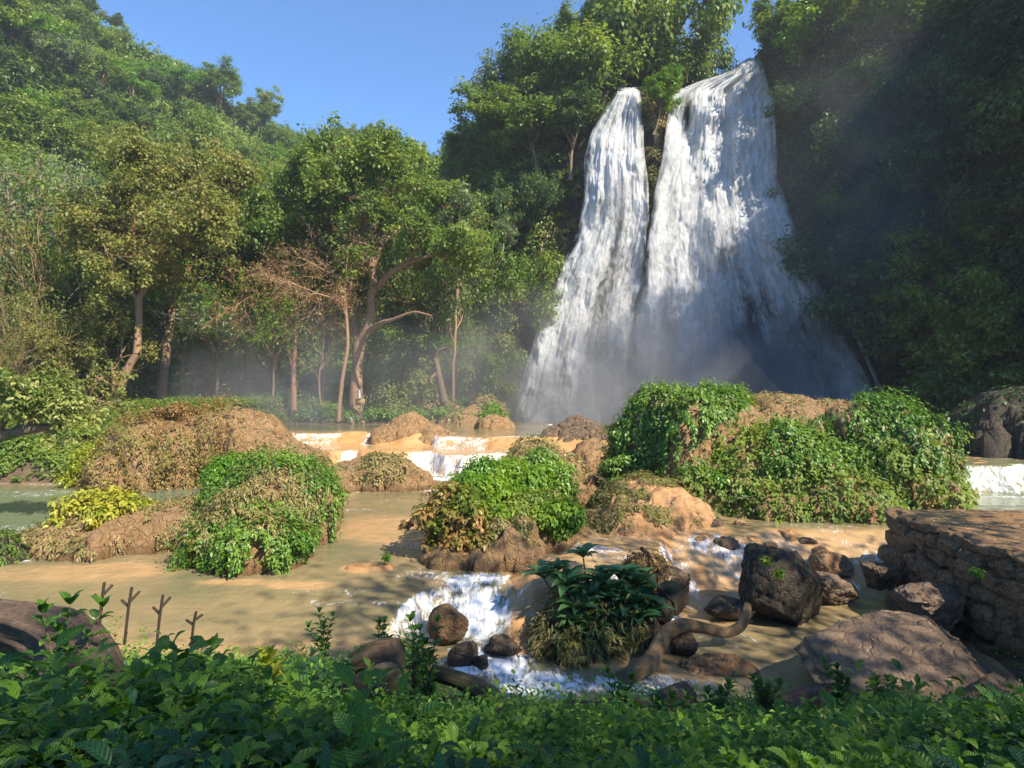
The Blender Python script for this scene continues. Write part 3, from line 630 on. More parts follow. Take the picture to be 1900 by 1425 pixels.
def cover(name, Vg, n, r0, r1, per, leaf, mat, seed, wfn, label, flat=.8, droop=.6, T=T4, kind='stuff', lift=.3):
    rng = np.random.default_rng(seed); Fq = gridF(*Vg.shape[:2]); Vf = Vg.reshape(-1, 3)
    p, nr = sample(Vf, Fq, n, rng, wfn); nr = toward(p, nr)
    dist = np.linalg.norm(p, axis=1); rad = r0 + (r1 - r0) * rng.random(n) ** 2
    c = p + nr * (rad * lift)[:, None]; ti = np.clip(.5 + .9 * fbm(p * .12, 3, seed) + rng.normal(size=n) * .15, 0, 1)
    k = cloud(rng, c, rad, per, leaf, flat, droop, True, .5, ti, .5)
    o = obj(name, leafmesh(name, k[0], k[1], k[2], k[3], mat, rng, T, k[4])); tag(o, label, kind=kind); return o
def wcl(px0, px1, bare=.2):
    def f(c, nr):
        px, py = topx(c); w = ((px > px0) & (px < px1)).astype(float); w *= ~fall_mask(px, py, 12)
        w *= ss(-.30 - .2, -.05, fbm(c * .13, 3, 77) + .28 - bare * 1.0)
        return w
    return f
def w_left(c, nr):
    px, py = topx(c); w = ((px < 1100) & (py < 800)).astype(float) * ~fall_mask(px, py, 14)
    edge = interp(py, LA) - px; w *= ss(10, 75, edge + 35 * fbm(c * .3, 3, 5)) ; w *= 1 - .85 * ss(690, 740, py); return w
def w_right(c, nr):
    px, py = topx(c); w = ((px > 1400) & (py > -420) & (px < 2150)).astype(float) * ~fall_mask(px, py, 10)
    edge = px - interp(py, RB); b = ss(0, 30 + 130 * ss(250, 560, py), edge + 50 * fbm(c * .15, 3, 6)); w *= b
    w *= 1 - .9 * ss(600, 700, py) * (1 - ss(1640, 1720, px)); return w
def w_edge(c, nr):
    px, py = topx(c); e = interp(py, LA) - px; e2 = px - interp(py, RB)
    a = ((e > 4) & (e < 80) & (py > 330)) * 1.0 + ((abs(px - 1218) < 16) & (py > 190) & (py < 420)) * 3.0 + ((e2 > 20) & (e2 < 160) & (py > 450)) * .3
    return a * ss(-.2, .2, fbm(c * .3, 3, 8))
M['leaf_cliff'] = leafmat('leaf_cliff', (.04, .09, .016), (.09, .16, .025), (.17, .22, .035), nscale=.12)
M['leaf_shade'] = leafmat('leaf_shade', (.022, .06, .018), (.05, .10, .03), (.07, .13, .03), nscale=.12)  # darker copy of the cliff leaves, shade put into the colour
M['leaf_hill'] = leafmat('leaf_hill', (.07, .14, .022), (.14, .22, .035), (.25, .29, .05), nscale=.05)
cover('cliff_foliage', CV, 2300, .7, 2.4, 95, .42, M['leaf_cliff'], 101, w_left, 'dense green vegetation covering the cliff left of the waterfall')
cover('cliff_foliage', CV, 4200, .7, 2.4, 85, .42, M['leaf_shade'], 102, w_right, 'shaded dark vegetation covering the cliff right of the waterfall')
cover('dry_grass', CV, 750, .4, 1.0, 60, .34, M['leaf_moss'], 103, w_edge, 'brown dry grass hanging on the rock beside the waterfall', flat=1.3, droop=1.2)
def w_hill(c, nr):
    px, py = topx(c); g = np.exp(-(((px - 375 - (py - 210) * .55) / 48) ** 2)) * ss(150, 190, py) * (1 - ss(300, 330, py)); return ((px > -250)).astype(float) / np.maximum(c[:, 1] / 100, .6) ** .5 * (1 - .6 * g)
cover('hillside_foliage', HVt, 6500, 1.4, 4.2, 48, .95, M['leaf_hill'], 104, w_hill, 'continuous green undergrowth covering the left hillside', lift=.2)
def w_grassy(c, nr):
    px, py = topx(c); return np.exp(-(((px - 375 - (py - 210) * .55) / 40) ** 2)) * ss(150, 190, py) * (1 - ss(300, 340, py))
M['leaf_grassy'] = leafmat('leaf_grassy', (.14, .18, .04), (.22, .25, .06), (.24, .24, .07), nscale=.1)
cover('hillside_grass', HVt, 700, 1.0, 2.6, 40, .8, M['leaf_grassy'], 105, w_grassy, 'pale yellow-green grass strip on the hillside', lift=.0)

# individual trees on the hillside
def hill_at(px, py):
    vs = np.linspace(0, 1, 200); pts = hill_pt(np.full(200, float(px)), vs); _, yy = topx(pts); i = np.argmin(abs(yy - py)); return pts[i]
rng = np.random.default_rng(7)
HK = [('green', 'green round-crowned tree in the forest covering the left hillside'), ('green2', 'spreading green tree in the forest covering the left hillside'), ('bright', 'light green tree in the forest covering the left hillside'),
      ('dark', 'dark narrow-crowned tree in the forest covering the left hillside'), ('olive', 'olive-brown tree in the forest covering the left hillside'), ('grey', 'grey-green tree in the forest covering the left hillside'),
      ('tall', 'tall slender tree in the forest covering the left hillside'), ('droopy', 'vine-draped tree in the forest covering the left hillside')]
cnt = 0; placed = []; recs = []
while cnt < 165:
    px = rng.uniform(-90, 840); pr = interp(px, HPY); py = pr + 4 + (620 - pr) * rng.random() ** 1.15
    if py < -20 or any((px - a) ** 2 + (py - b) ** 2 < 22 ** 2 for a, b in placed): continue
    if abs(px - 375 - (py - 210) * .55) < 42 and 150 < py < 320: continue
    placed.append((px, py)); q = hill_at(px, py); h = rng.uniform(7, 12.5) * (.8 if py < pr + 40 else 1.05)
    kx, lb = HK[rng.choice(8, p=[.22, .17, .13, .12, .09, .09, .08, .10])]
    e = place_tree(kx, q - np.array([0, 0, .6]), h, rng.uniform(0, 6.28), 'tree', lb, group='trees on the left hillside', sq=rng.uniform(.95, 1.35)); cnt += 1
    recs.append((kx, int(ss(0, 1, 0) + (py > pr + 70) + (py > pr + 150) + (py > pr + 240)), px, e))
ORD = ['leftmost', 'second from left', 'third from left', 'fourth from left', 'fifth from left', 'sixth from left', 'seventh from left', 'eighth from left', 'ninth from left', 'tenth from left', 'eleventh from left', 'twelfth from left', 'thirteenth from left', 'fourteenth from left', 'fifteenth from left', 'sixteenth from left', 'seventeenth from left', 'eighteenth from left', '19th from left', '20th from left', '21st from left', '22nd from left', '23rd from left', '24th from left']
KN = dict(green='round green', green2='spreading green', bright='light green', dark='narrow dark', olive='olive-brown', grey='grey-green', tall='tall slender', droopy='vine-draped', cling='dark bushy', cling2='green bushy')
def ordinal_labels(recs, rows):
    seen = {}
    for kx, r, px, e in sorted(recs, key=lambda t: t[2]):
        j = seen.get((kx, r), 0); seen[(kx, r)] = j + 1; e['label'] = ORD[min(j, 23)] + ' ' + KN[kx] + ' tree ' + rows[r]
ordinal_labels(recs, ['just below the left ridge line', 'on the upper left hillside', 'halfway up the left hillside', 'low on the left hillside'])
def skyline(px, pyt, D, h, key, label, sq=1.0, name='tree', rz=0.0):
    p = P(px, pyt, D); p[2] -= h; return place_tree(key, p, h, rz, name, label, sq=sq)
skyline(489, 168, 172, 13, 'green2', 'lone umbrella-shaped tree standing above the left ridge line', 1.0)
skyline(405, 122, 158, 15, 'green', 'large dark tree leaning out from the left ridge line', 1.2)
skyline(186, 92, 118, 10, 'dead', 'bare white-trunked dead tree high on the left hillside', .8)
skyline(309, 160, 140, 12, 'dead', 'grey dead tree beside the pale grass strip on the hillside', 1.0)
for px, pyt, kx in ((722, 250, 'green'), (752, 262, 'olive'), (781, 268, 'tall'), (795, 284, 'green2'), (682, 238, 'dark'), (645, 236, 'green')):
    skyline(px, pyt, 215, 14, kx, {722: 'leafy ridge-top tree above the crown of the big riverside tree', 752: 'thin olive tree on the ridge, left neighbour of the tall one by the valley gap', 781: 'tall thin tree on the ridge beside the valley gap', 795: 'lowest tree on the ridge at the bottom of the valley gap', 682: 'dark tree on the far ridge behind the big riverside tree', 645: 'round green tree on the far ridge left of the dark one'}[px], .9)

# trees on top of and beside the cliff
def cl_tree(px, pyt, D, h, key, label, sq=1.1, rz=0.0, name='tree'):
    return skyline(px, pyt, D, h, key, label, sq, name, rz)
CT_ = [(945, 92, 80, 11, 'grey', 'thin grey-green tree at the left end of the trees above the falls', 1.0), (985, 70, 80, 12, 'droopy', 'drooping vine-hung tree second from left above the falls', 1.1), (1030, 85, 80, 13, 'droopy', 'leafy vine-draped tree above the left cliff shoulder', 1.2),
       (1085, 20, 82, 15, 'tall', 'tall feathery tree rising above the others left of the falls', .75), (1110, 75, 79, 13, 'droopy', 'bushy bright vine-draped tree directly above the left stream', 1.4), (1160, 55, 80, 14, 'droopy', 'dense tree behind the top of the left stream', 1.3),
       (1185, -45, 84, 20, 'green', 'tall tree with high crown cut by the top of the frame', 1.1), (1225, -50, 80, 21, 'droopy', 'biggest tree above the gap between the two streams', .95), (1285, 0, 79, 10, 'olive', 'brown-leaved tree leaning over the sky gap', .8), (1245, 95, 78, 8, 'olive', 'low olive tree beside the right stream lip', 1.0),
       (925, 165, 78, 10, 'green', 'rounded tree at the left shoulder of the falls cliff', 1.4), (865, 232, 86, 8, 'green', 'tree on the sloping left edge of the falls cliff', 1.4), (1000, 190, 73, 9, 'green', 'tree on the cliff below the vine-draped group', 1.5), (1058, 178, 71, 9, 'dark', 'dark domed tree just left of the left stream top', 1.5),
       (1212, 135, 70, 6.5, 'bright', 'bright green bushy tree on the rock between the two streams', 1.1),
       (1420, 10, 76, 8, 'dark', 'dark tree leaning over the right stream lip', .8), (1480, -5, 72, 9, 'green', 'tree right of the right stream lip', 1.1), (1540, -25, 69, 10, 'green', 'sunlit tree above the right cliff near the frame top', 1.5), (1610, -25, 66, 10, 'bright', 'light green tree on the upper right cliff', 1.5), (1690, -35, 63, 10, 'green2', 'wide tree on the upper right cliff', 1.5), (1775, -50, 60, 10, 'droopy', 'hanging-branched tree on the upper right cliff', 1.5), (1860, -80, 57, 10, 'green', 'tree at the top right corner', 1.5)]
for i, (px, pyt, D, h, key, lb, sq) in enumerate(CT_): cl_tree(px, pyt, D, h, key, lb, sq, i * 1.9)
crs = []
CLT = [(850, 330, 76), (880, 420, 70), (905, 290, 72), (930, 370, 66), (960, 300, 69), (945, 420, 64), (990, 290, 69), (880, 520, 66), (905, 500, 63), (850, 470, 72), (890, 600, 61), (845, 590, 66)]
for i, (px, py, D) in enumerate(CLT):
    kx = ['cling2', 'cling', 'cling2', 'grey', 'cling'][i % 5]; e = cl_tree(px, py, D, 5 + (i % 3) * 1.5, kx, 'x', .85, i * 1.3, 'tree'); e['group'] = 'trees on the left cliff face'; e.location.z -= 1.2; e.location.y += 1.5; crs.append((kx, 0, px, e))
CRT = [(1520, 120, 65), (1600, 60, 63), (1580, 200, 62), (1680, 120, 58), (1650, 260, 58), (1760, 60, 55), (1760, 220, 54), (1720, 380, 53), (1850, 120, 50), (1850, 300, 48), (1820, 450, 47), (1600, 370, 59), (1700, 520, 52), (1880, 560, 45), (1640, 470, 56), (1790, 620, 47)]
for i, (px, py, D) in enumerate(CRT):
    kx = ['cling', 'cling2', 'cling'][i % 3]; e = cl_tree(px, py, D + 1.0, 5 + (i % 3) * 1.2, kx, 'x', 1.3, i * 1.7, 'tree'); e['group'] = 'trees on the right cliff face'; e.location.z -= 1.5; crs.append((kx, 1, px, e))
ordinal_labels(crs, ['clinging to the cliff face left of the falls', 'clinging to the shaded cliff right of the falls'])
for px, py, D, s, lb in ((1346, 108, 75, 2.3, 'dark round shrub on the lip left of the right stream'), (1310, 128, 75, 1.7, 'grassy tuft on the lip where the sky meets the falls')):
    rg = np.random.default_rng(int(px)); e = empty('shrub', P(px, py + 25, D)); k = cloud(rg, np.zeros((1, 3)) + [0, 0, s * .5], np.array([s * .8]), 700, .35, 1.3, -.6, False, .2, None, .2)
    obj('foliage', leafmesh('foliage', k[0], norm(k[1] * [1, 1, .3]), norm(k[2] + [0, 0, 1.2]), k[3], M['leaf_cliff'], rg, T4, k[4]), e)
    V_, F_ = tubes([(np.array([[0, 0, -.8], [0, 0, s * .5]]), [.1, .05])], 5); obj('stem', mesh('stem', V_, F_, M['bark_dark']), e); tag(e, lb, 'shrub')
#@@PART3
# ------------------------------------------------------------------ forest behind the river (left), big tree, bare shrubs
FT = [(-40, 250, 47, 'green', 1.2), (45, 300, 50, 'grey', 1.35), (105, 330, 53, 'grey', 1.2), (20, 420, 45, 'olive', 1.2), (150, 400, 50, 'bright', 1.2), (85, 470, 47, 'dark', 1.3), (340, 420, 58, 'green', 1.1), (390, 380, 60, 'olive', 1.2), (430, 350, 62, 'olive', 1.1), (470, 340, 60, 'green2', 1.2), (505, 330, 62, 'green', 1.2),
      (560, 430, 60, 'dark', 1.2), (600, 450, 60, 'green', 1.1), (450, 500, 58, 'dark', 1.2), (360, 560, 56, 'dark', 1.3), (780, 400, 64, 'green', 1.1), (820, 420, 64, 'droopy', 1.2), (845, 500, 64, 'grey', .8), (850, 590, 61, 'bright', .8), (880, 600, 61, 'grey', .7), (500, 570, 60, 'green', 1.2), (250, 480, 54, 'green', 1.2), (-60, 480, 44, 'dark', 1.3), (60, 560, 42, 'olive', 1.2), (130, 600, 46, 'green', 1.3), (-20, 620, 39, 'olive', 1.2)]
KW = dict(green='mid-green round', grey='grey-green spreading', olive='olive-brown wide', bright='light green', dark='dark dense', green2='broad green', droopy='vine-draped green')
cnts = {}
BIG = dict(green='biggreen', green2='biggreen', grey='biggrey', olive='bigolive', bright='bigbright', dark='bigdark', droopy='bigdark')
for i, (px, pyt, D, kx, sq) in enumerate(sorted(FT, key=lambda t: t[0])):
    base = CZ - (790 - HY) * D / F; top = P(px, pyt, D)[2]; p = P(px, 700, D); p[2] = min(base, 2.2) - .2
    j = cnts.get(kx, 0); cnts[kx] = j + 1
    place_tree(BIG[kx], p, top - p[2], i * 2.1, 'tree', ORD[j] + ' ' + KW[kx] + ' tree at the foot of the left hillside behind the river', group='trees at the foot of the hillside', sq=sq * .75)

def smooth_poly(pts, k=6):
    pts = np.asarray(pts, float); out = []
    for i in range(len(pts) - 1):
        p0 = pts[max(i - 1, 0)]; p1 = pts[i]; p2 = pts[i + 1]; p3 = pts[min(i + 2, len(pts) - 1)]
        for t in np.linspace(0, 1, k, endpoint=False):
            out.append(.5 * (2 * p1 + (p2 - p0) * t + (2 * p0 - 5 * p1 + 4 * p2 - p3) * t * t + (3 * p1 - p0 - 3 * p2 + p3) * t ** 3))
    out.append(pts[-1]); return np.array(out)
def drawn_tree(name, label, limbs, seed, D, Q, leaf, per, rad, mat, bark, lv=2, tw=.35, kx=3, cat='tree', droop=.3, flat=.6, T=T4, blen=1.0, group=None, sides=8):
    """limbs: list of [(px,py,dD,r_px)...]; side branches grow from the last 55% of every limb marked True"""
    rng = np.random.default_rng(seed); br, tips = [], []
    b0 = limbs[0][0][0]; org = P(b0[0], b0[1], D)
    for li, (pts, fol) in enumerate(limbs):
        A_ = np.array([np.append(P(a, b, D + c) - org, r * D / F) for a, b, c, r in pts]); S = smooth_poly(A_, 5)
        S[:, :3] += .02 * D / 10 * fbm(S[:, :3] * .8, 2, li)[:, None] * rng.normal(size=3); br.append((S[:, :3], np.maximum(S[:, 3], .02)))
        if not fol: continue
        n = len(S); k = int(kx * (1 + fol))
        for j in range(k):
            i = int(n * (.35 + .62 * (j + rng.random()) / k)); i = min(i, n - 2); d = norm(S[i + 1, :3] - S[i, :3]); ax = norm(np.cross(d, rng.normal(size=3))); an = Q['ang'] * (.6 + .7 * rng.random())
            nd = norm(d * math.cos(an) + ax * math.sin(an)); grow(rng, S[i, :3], nd, D * blen * .055 * (.6 + .8 * rng.random()) * (1 + .0 * fol), max(S[i, 3] * .5, .03), lv, Q, br, tips)
        grow(rng, S[-1, :3], norm(S[-1, :3] - S[-2, :3]), D * blen * .045, max(S[-1, 3] * .8, .03), lv, Q, br, tips)
    e = empty(name, org); V_, F_ = tubes(br, sides); obj('trunk', mesh('trunk', V_, F_, M[bark]), e)
    if per: obj('crown', crown(rng, tips, leaf, per, rad, M[mat], droop=droop, flat=flat, T=T), e)
    return tag(e, label, cat, group)
Qh = dict(wig=.22, up=.05, k=[4, 4, 4], ang=.8, rat=.62, limbs=5, spread=.9)
hero = [([(655, 782, 0, 22), (659, 765, 0, 15), (662, 700, 0, 11), (665, 660, 0, 11), (667, 635, 0, 11.5)], 0),
        ([(667, 636, 0, 9), (656, 600, .5, 7), (658, 570, 1, 6.5), (655, 540, 1, 6), (640, 500, 1.5, 5), (610, 450, 2, 4), (590, 400, 3, 3), (560, 340, 3, 2)], 2.5),
        ([(667, 636, 0, 9), (685, 605, -.5, 8), (690, 560, -.5, 8), (688, 520, -1, 7.5), (684, 470, -1, 7), (676, 430, -1, 5.5), (668, 370, -1.5, 4), (655, 300, -2, 2.6), (650, 262, -2, 1.5)], 3),
        ([(688, 545, -.5, 6), (712, 510, -2, 5), (745, 480, -3, 4), (785, 462, -4, 2.5), (815, 440, -5, 1.5)], 2.2),
        ([(686, 490, -1, 6), (700, 450, 0, 5), (708, 410, 1, 4.5), (714, 350, 2, 3), (735, 300, 3, 2), (745, 275, 3, 1.2)], 3),
        ([(700, 440, 0, 4), (735, 395, 2, 2.8), (775, 360, 3, 2), (805, 350, 3, 1.2)], 2.2), ([(676, 430, -1, 4), (640, 380, -2, 3), (615, 330, -3, 2), (600, 290, -3, 1.3)], 2.5),
        ([(672, 400, -1, 3.5), (690, 340, -3, 2.5), (700, 290, -4, 1.6), (698, 262, -4, 1)], 2.2), ([(640, 500, 1, 4), (600, 470, -1, 3), (560, 420, -2, 2), (525, 390, -3, 1.4)], 2.0),
        ([(684, 615, -1, 5), (705, 600, -3, 4), (730, 592, -4, 3), (770, 580, -5, 2), (800, 585, -6, 1.2)], 0),
        ([(659, 765, 0, 9), (645, 772, -.6, 6), (625, 784, -1.2, 3)], 0), ([(660, 765, 0, 8), (668, 775, -1, 6), (676, 788, -1.6, 4)], 0), ([(656, 765, 0, 7), (655, 780, -1, 6), (652, 788, -1.6, 4)], 0)]
hero = [([(668 + (a - 668) * (1.14 if b < 560 else 1), 520 - (520 - b) * .80 if b < 520 else b, c, r) for a, b, c, r in pts], f) for pts, f in hero]
drawn_tree('tree', 'big riverside tree with forked orange-lit trunk and a wooden board on it', hero, 21, 56, Qh, .32, 13, .85, 'leaf_green', 'bark', lv=2, kx=3, blen=.72, sides=10)
Qbare = dict(wig=.22, up=.03, k=[4, 4, 4], ang=.75, rat=.66, limbs=5, spread=1.2)
bare = [([(628, 778, 0, 4.5), (634, 710, 0, 4), (645, 640, 0, 3.4), (640, 560, 0, 2.8), (636, 520, 0, 2.5), (600, 500, -1, 1.8), (560, 480, -2, 1)], 1.8), ([(638, 540, 0, 2), (615, 500, 0, 1.6), (590, 478, 0, 1)], 1.8), ([(638, 545, 0, 2), (650, 500, 0, 1.5), (660, 478, 0, 1)], 1.5), ([(640, 560, 0, 2.2), (590, 545, -2, 1.6), (530, 520, -3, 1)], 1.8)]
drawn_tree('tree', 'leafless reddish tree with fine twigs in front of the big riverside tree', bare, 31, 53, Qbare, .16, 1, .5, 'leaf_brown', 'bark', lv=2, kx=3, blen=.6, sides=5)
bare2 = [([(545, 760, 0, 6), (545, 690, 0, 5), (548, 620, 0, 4), (552, 560, 0, 3), (540, 530, -1, 2), (500, 515, -2, 1.2)], 2), ([(545, 690, 0, 4), (530, 620, 0, 3), (520, 560, 0, 2), (480, 545, -2, 1.4), (440, 565, -3, .9)], 2.2), ([(552, 565, 0, 2.4), (580, 545, -1, 1.8), (615, 555, -2, 1.2)], 1.8)]
drawn_tree('tree', 'bare rusty-twigged tree with two thin trunks left of the big riverside tree', bare2, 33, 54, Qbare, .18, 2, .6, 'leaf_brown', 'bark_red', lv=2, kx=3, blen=.6, sides=6)
sap = [([(590, 770, 0, 5), (597, 680, 0, 4), (615, 600, 0, 3), (605, 545, 1, 2), (600, 500, 1, 1)], 1), ([(600, 660, 0, 3), (630, 600, 0, 2), (650, 560, 1, 1)], .8)]
drawn_tree('tree', 'thin two-stemmed trunk in shadow between the bare tree and the big tree', sap, 35, 60, Qh, .35, 26, 1.0, 'leaf_dark', 'bark_dark', lv=1, kx=3)
def squash(l, y0, k, xc, kx): return [([(xc + (a - xc) * (kx if b < y0 else 1), y0 - (y0 - b) * k if b < y0 else b, c, r) for a, b, c, r in pts], f) for pts, f in l]
t1 = [([(203, 812, 0, 12), (205, 790, 0, 10), (218, 740, 0, 8), (235, 690, 0, 7), (255, 655, 0, 7)], 0), ([(255, 655, 0, 7), (258, 600, 0, 6), (258, 560, 0, 6), (262, 545, 0, 5), (280, 510, 1, 4), (288, 460, 1, 3.3), (300, 400, 2, 2), (310, 340, 3, 1.2)], 2.5),
      ([(258, 560, 0, 5), (243, 530, 0, 4), (240, 500, 0, 3.6), (250, 440, -1, 3), (250, 380, -1, 2.2), (255, 310, -1, 1.5), (258, 270, -1, 1)], 3), ([(243, 530, 0, 3), (215, 480, -2, 2), (195, 420, -3, 1.2)], 2), ([(285, 480, 1, 3), (325, 430, 0, 2), (360, 380, -1, 1.2)], 2.2),
      ([(208, 800, 0, 7), (212, 740, 0, 6), (210, 690, 0, 4), (190, 650, 0, 2.5)], 1), ([(204, 785, 0, 6), (180, 772, -1, 5), (150, 780, -2, 5), (132, 775, -3, 4), (122, 750, -3, 3), (118, 700, -3, 2.5), (105, 640, -3, 1.5)], 1)]
t1 = squash(t1, 540, .80, 250, 1.15)
drawn_tree('tree', 'crooked pale tree with a sideways low branch on the left bank', t1, 37, 46, Qh, .27, 15, .8, 'leaf_olive', 'bark', lv=2, kx=3, blen=.85)
t2 = [([(296, 770, 0, 9), (303, 700, 0, 8), (310, 640, 0, 7), (318, 580, 0, 6.5), (313, 555, 0, 6)], 0), ([(315, 560, 0, 5), (300, 520, 0, 3.6), (285, 480, 1, 2)], 1.5), ([(313, 555, 0, 5), (338, 520, 0, 4.5), (350, 480, 0, 3.6), (345, 430, 0, 3), (365, 370, 0, 2), (375, 320, 0, 1.2)], 3),
      ([(346, 470, 0, 3), (335, 430, -2, 2.4), (325, 370, -3, 1.6), (320, 310, -3, 1)], 2.5), ([(352, 470, 0, 3), (395, 400, 1, 2), (425, 350, 2, 1.2)], 2.5)]
t2 = squash(t2, 520, .88, 330, 1.2)
drawn_tree('tree', 'slender forked tree with olive crown right of the crooked pale tree', t2, 39, 53, Qh, .28, 15, .85, 'leaf_olive', 'bark', lv=2, kx=3, blen=.8)
t3 = [([(838, 778, 0, 4), (842, 690, 0, 3), (845, 600, 0, 2.6), (850, 500, 0, 2), (852, 430, 0, 1.2)], 2)]
drawn_tree('tree', 'thin pole-like tree between the big riverside tree and the cliff', t3, 41, 58, Qt, .34, 26, .9, 'leaf_grey', 'bark', lv=1, kx=3)
snag = [([(825, 748, 0, 7), (818, 715, 0, 7), (812, 685, 0, 6), (806, 662, 0, 5)], 0), ([(812, 690, 0, 4), (801, 700, -.4, 3), (800, 712, -.6, 2)], 0), ([(806, 665, 0, 4), (815, 650, -.3, 3), (828, 645, -.4, 2)], 0)]
drawn_tree('tree_stump', 'leaning broken grey tree stump on the far bank beside the falls', snag, 43, 56, Qh, .3, 0, 1, 'leaf_green', 'bark_dark', cat='stump')
M['leaf_tips'] = leafmat('leaf_tips', (.07, .13, .02), (.17, .22, .04), (.34, .34, .10), rough=.4, nscale=2.5)
lbr = [([(-60, 830, 0, 12), (-10, 812, 0, 11), (40, 800, 0, 9), (80, 793, 0, 7), (110, 790, 0, 4)], 0), ([(30, 800, 0, 6), (60, 785, 0, 5), (75, 770, 0, 4), (90, 750, 0, 2)], 1.5), ([(-10, 812, 0, 7), (10, 780, 0, 5), (30, 750, 0, 3), (45, 730, 0, 2)], 2.5), ([(80, 793, 0, 4), (105, 785, 0, 3), (110, 765, 0, 2)], 1.5), ([(-40, 820, 0, 6), (-30, 770, 0, 4), (-20, 730, 0, 2)], 2.5), ([(20, 803, 0, 4), (60, 760, 0, 3), (75, 742, 0, 1.5)], 2)]
drawn_tree('tree', 'low leaning tree with pale leaf tips reaching in from the left edge', lbr, 45, 24, Qb, .19, 15, .42, 'leaf_tips', 'bark_dark', lv=1, kx=3, blen=.6, T=T6)

for i, (px, pyt, D, kx, lb) in enumerate([(395, 500, 55, 'biggreen', 'slender green tree directly right of the two olive trees'), (455, 480, 57, 'biggreen', 'slim tall tree in the shade left of the bare rusty tree'), (500, 520, 54, 'bigbright', 'small light green tree left of the bare rusty tree'), (600, 540, 58, 'bigolive', 'slight olive tree just left of the big riverside tree'), (150, 560, 48, 'bigbright', 'light green young tree behind the crooked pale tree'), (60, 640, 44, 'biggreen', 'low green tree above the left bank bushes')]):
    top = P(px, pyt, D)[2]; place_tree(kx, (P(px, 700, D)[0], D, 1.9), top - 1.9, i * 1.7, 'tree', lb, sq=.85)

# sign board and cloth on the big tree
sg = empty('sign', P(668, 746, 54.7)); board = np.array([[-.42, 0, -.3], [.42, 0, -.27], [.42, 0, .3], [-.42, 0, .27], [-.42, .06, -.3], [.42, .06, -.27], [.42, .06, .3], [-.42, .06, .27]])
BF = np.array([[0, 1, 2, 3], [5, 4, 7, 6], [4, 0, 3, 7], [1, 5, 6, 2], [3, 2, 6, 7], [4, 5, 1, 0]])
M['board'] = rockmat('weathered_board', (.34, .22, .10), (.42, .28, .14), (.25, .15, .07), 3, .8, .3)
obj('board', mesh('board', board, BF, M['board'], smooth=False), sg); pv, pf = tubes([(np.array([[0, .09, -1.5], [0, .09, .35]]), [.05, .05])], 6); obj('post', mesh('post', pv, pf, M['bark_dark']), sg)
tag(sg, 'small weathered wooden board fixed to the big riverside tree trunk', 'sign')
M['cloth'] = rockmat('pale_cloth', (.5, .47, .45), (.6, .58, .55), (.35, .3, .28), 3, .9, .2)
zz, aa = np.meshgrid(np.linspace(0, 1, 14), np.linspace(0, 1, 10)); cx_ = (aa - .5) * .42 * (1.1 - .5 * zz); Vc = np.stack([cx_, .10 * np.sin(aa * 9) + .0 * zz, zz * .75 + .05 * np.sin(aa * 5)], -1)
cl = obj('cloth', mesh('cloth', Vc.reshape(-1, 3), gridF(10, 14), M['cloth']), loc=P(666, 739, 54.6)); md = cl.modifiers.new('s', 'SOLIDIFY'); md.thickness = .03; tag(cl, 'pale grey cloth tied to the tree trunk just above the wooden board', 'cloth')

# ------------------------------------------------------------------ mounds
def island(name, bx, lobes, zb, res, mat, label, cat, seed, rough=.22, erode=.3):
    x0, x1, y0, y1 = bx; nx = int((x1 - x0) / res) + 1; ny = int((y1 - y0) / res) + 1
    X, Y = np.meshgrid(np.linspace(x0, x1, nx), np.linspace(y0, y1, ny)); Hh = np.full(X.shape, -9.0)
    nz = fbm(P3(X * .55, Y * .55, seed), 4, seed); n2 = fbm(P3(X * 1.7, Y * 1.7, seed), 3, seed + 1)
    for (cx, cy_, rx, ry, rot, zt, pw) in lobes:
        dx, dy = X - cx, Y - cy_; c_, s_ = math.cos(rot), math.sin(rot); r = np.sqrt(((dx * c_ + dy * s_) / rx) ** 2 + ((-dx * s_ + dy * c_) / ry) ** 2) * (1 + .42 * nz + .22 * n2)
        h = np.where(r < 1, zb + (zt - zb) * np.maximum(1 - r ** pw, 0) ** .55, zb - (r - 1) * 5)
        k = .25; m_ = np.maximum(Hh, h); Hh = m_ + k * np.log(np.exp((Hh - m_) / k) + np.exp((h - m_) / k)) * (m_ > zb)
    st = Hh > zb; q = P3(X * .9, Y * .9, Hh * 1.6); Hh = Hh + rough * (1.2 * ridg(q, 5, seed + 2) + .7 * fbm(q * 2.6, 4, seed + 3)) * st
    V = np.stack([X, Y, Hh], -1); gn = gnormals(V); gn = gn * np.sign(gn[..., 2:3] + 1e-9)
    # undercut and rough sides
    side = (1 - gn[..., 2]) ** 1.0; dsp = erode * (1.3 * ridg(P3(X * .8, Y * .8, Hh * 2.4), 5, seed + 4) + .5 * ridg(P3(X * 3, Y * 3, Hh * 5), 3, seed + 5)) * side; V = V + gn * dsp[..., None] * np.array([1, 1, .2])
    Fq = gridF(ny, nx); keep = V.reshape(-1, 3)[Fq][..., 2].max(1) > zb - .5; o = obj(name, mesh(name, V.reshape(-1, 3), Fq[keep], mat)); tag(o, label, cat); return V.reshape(-1, 3), Fq[keep]
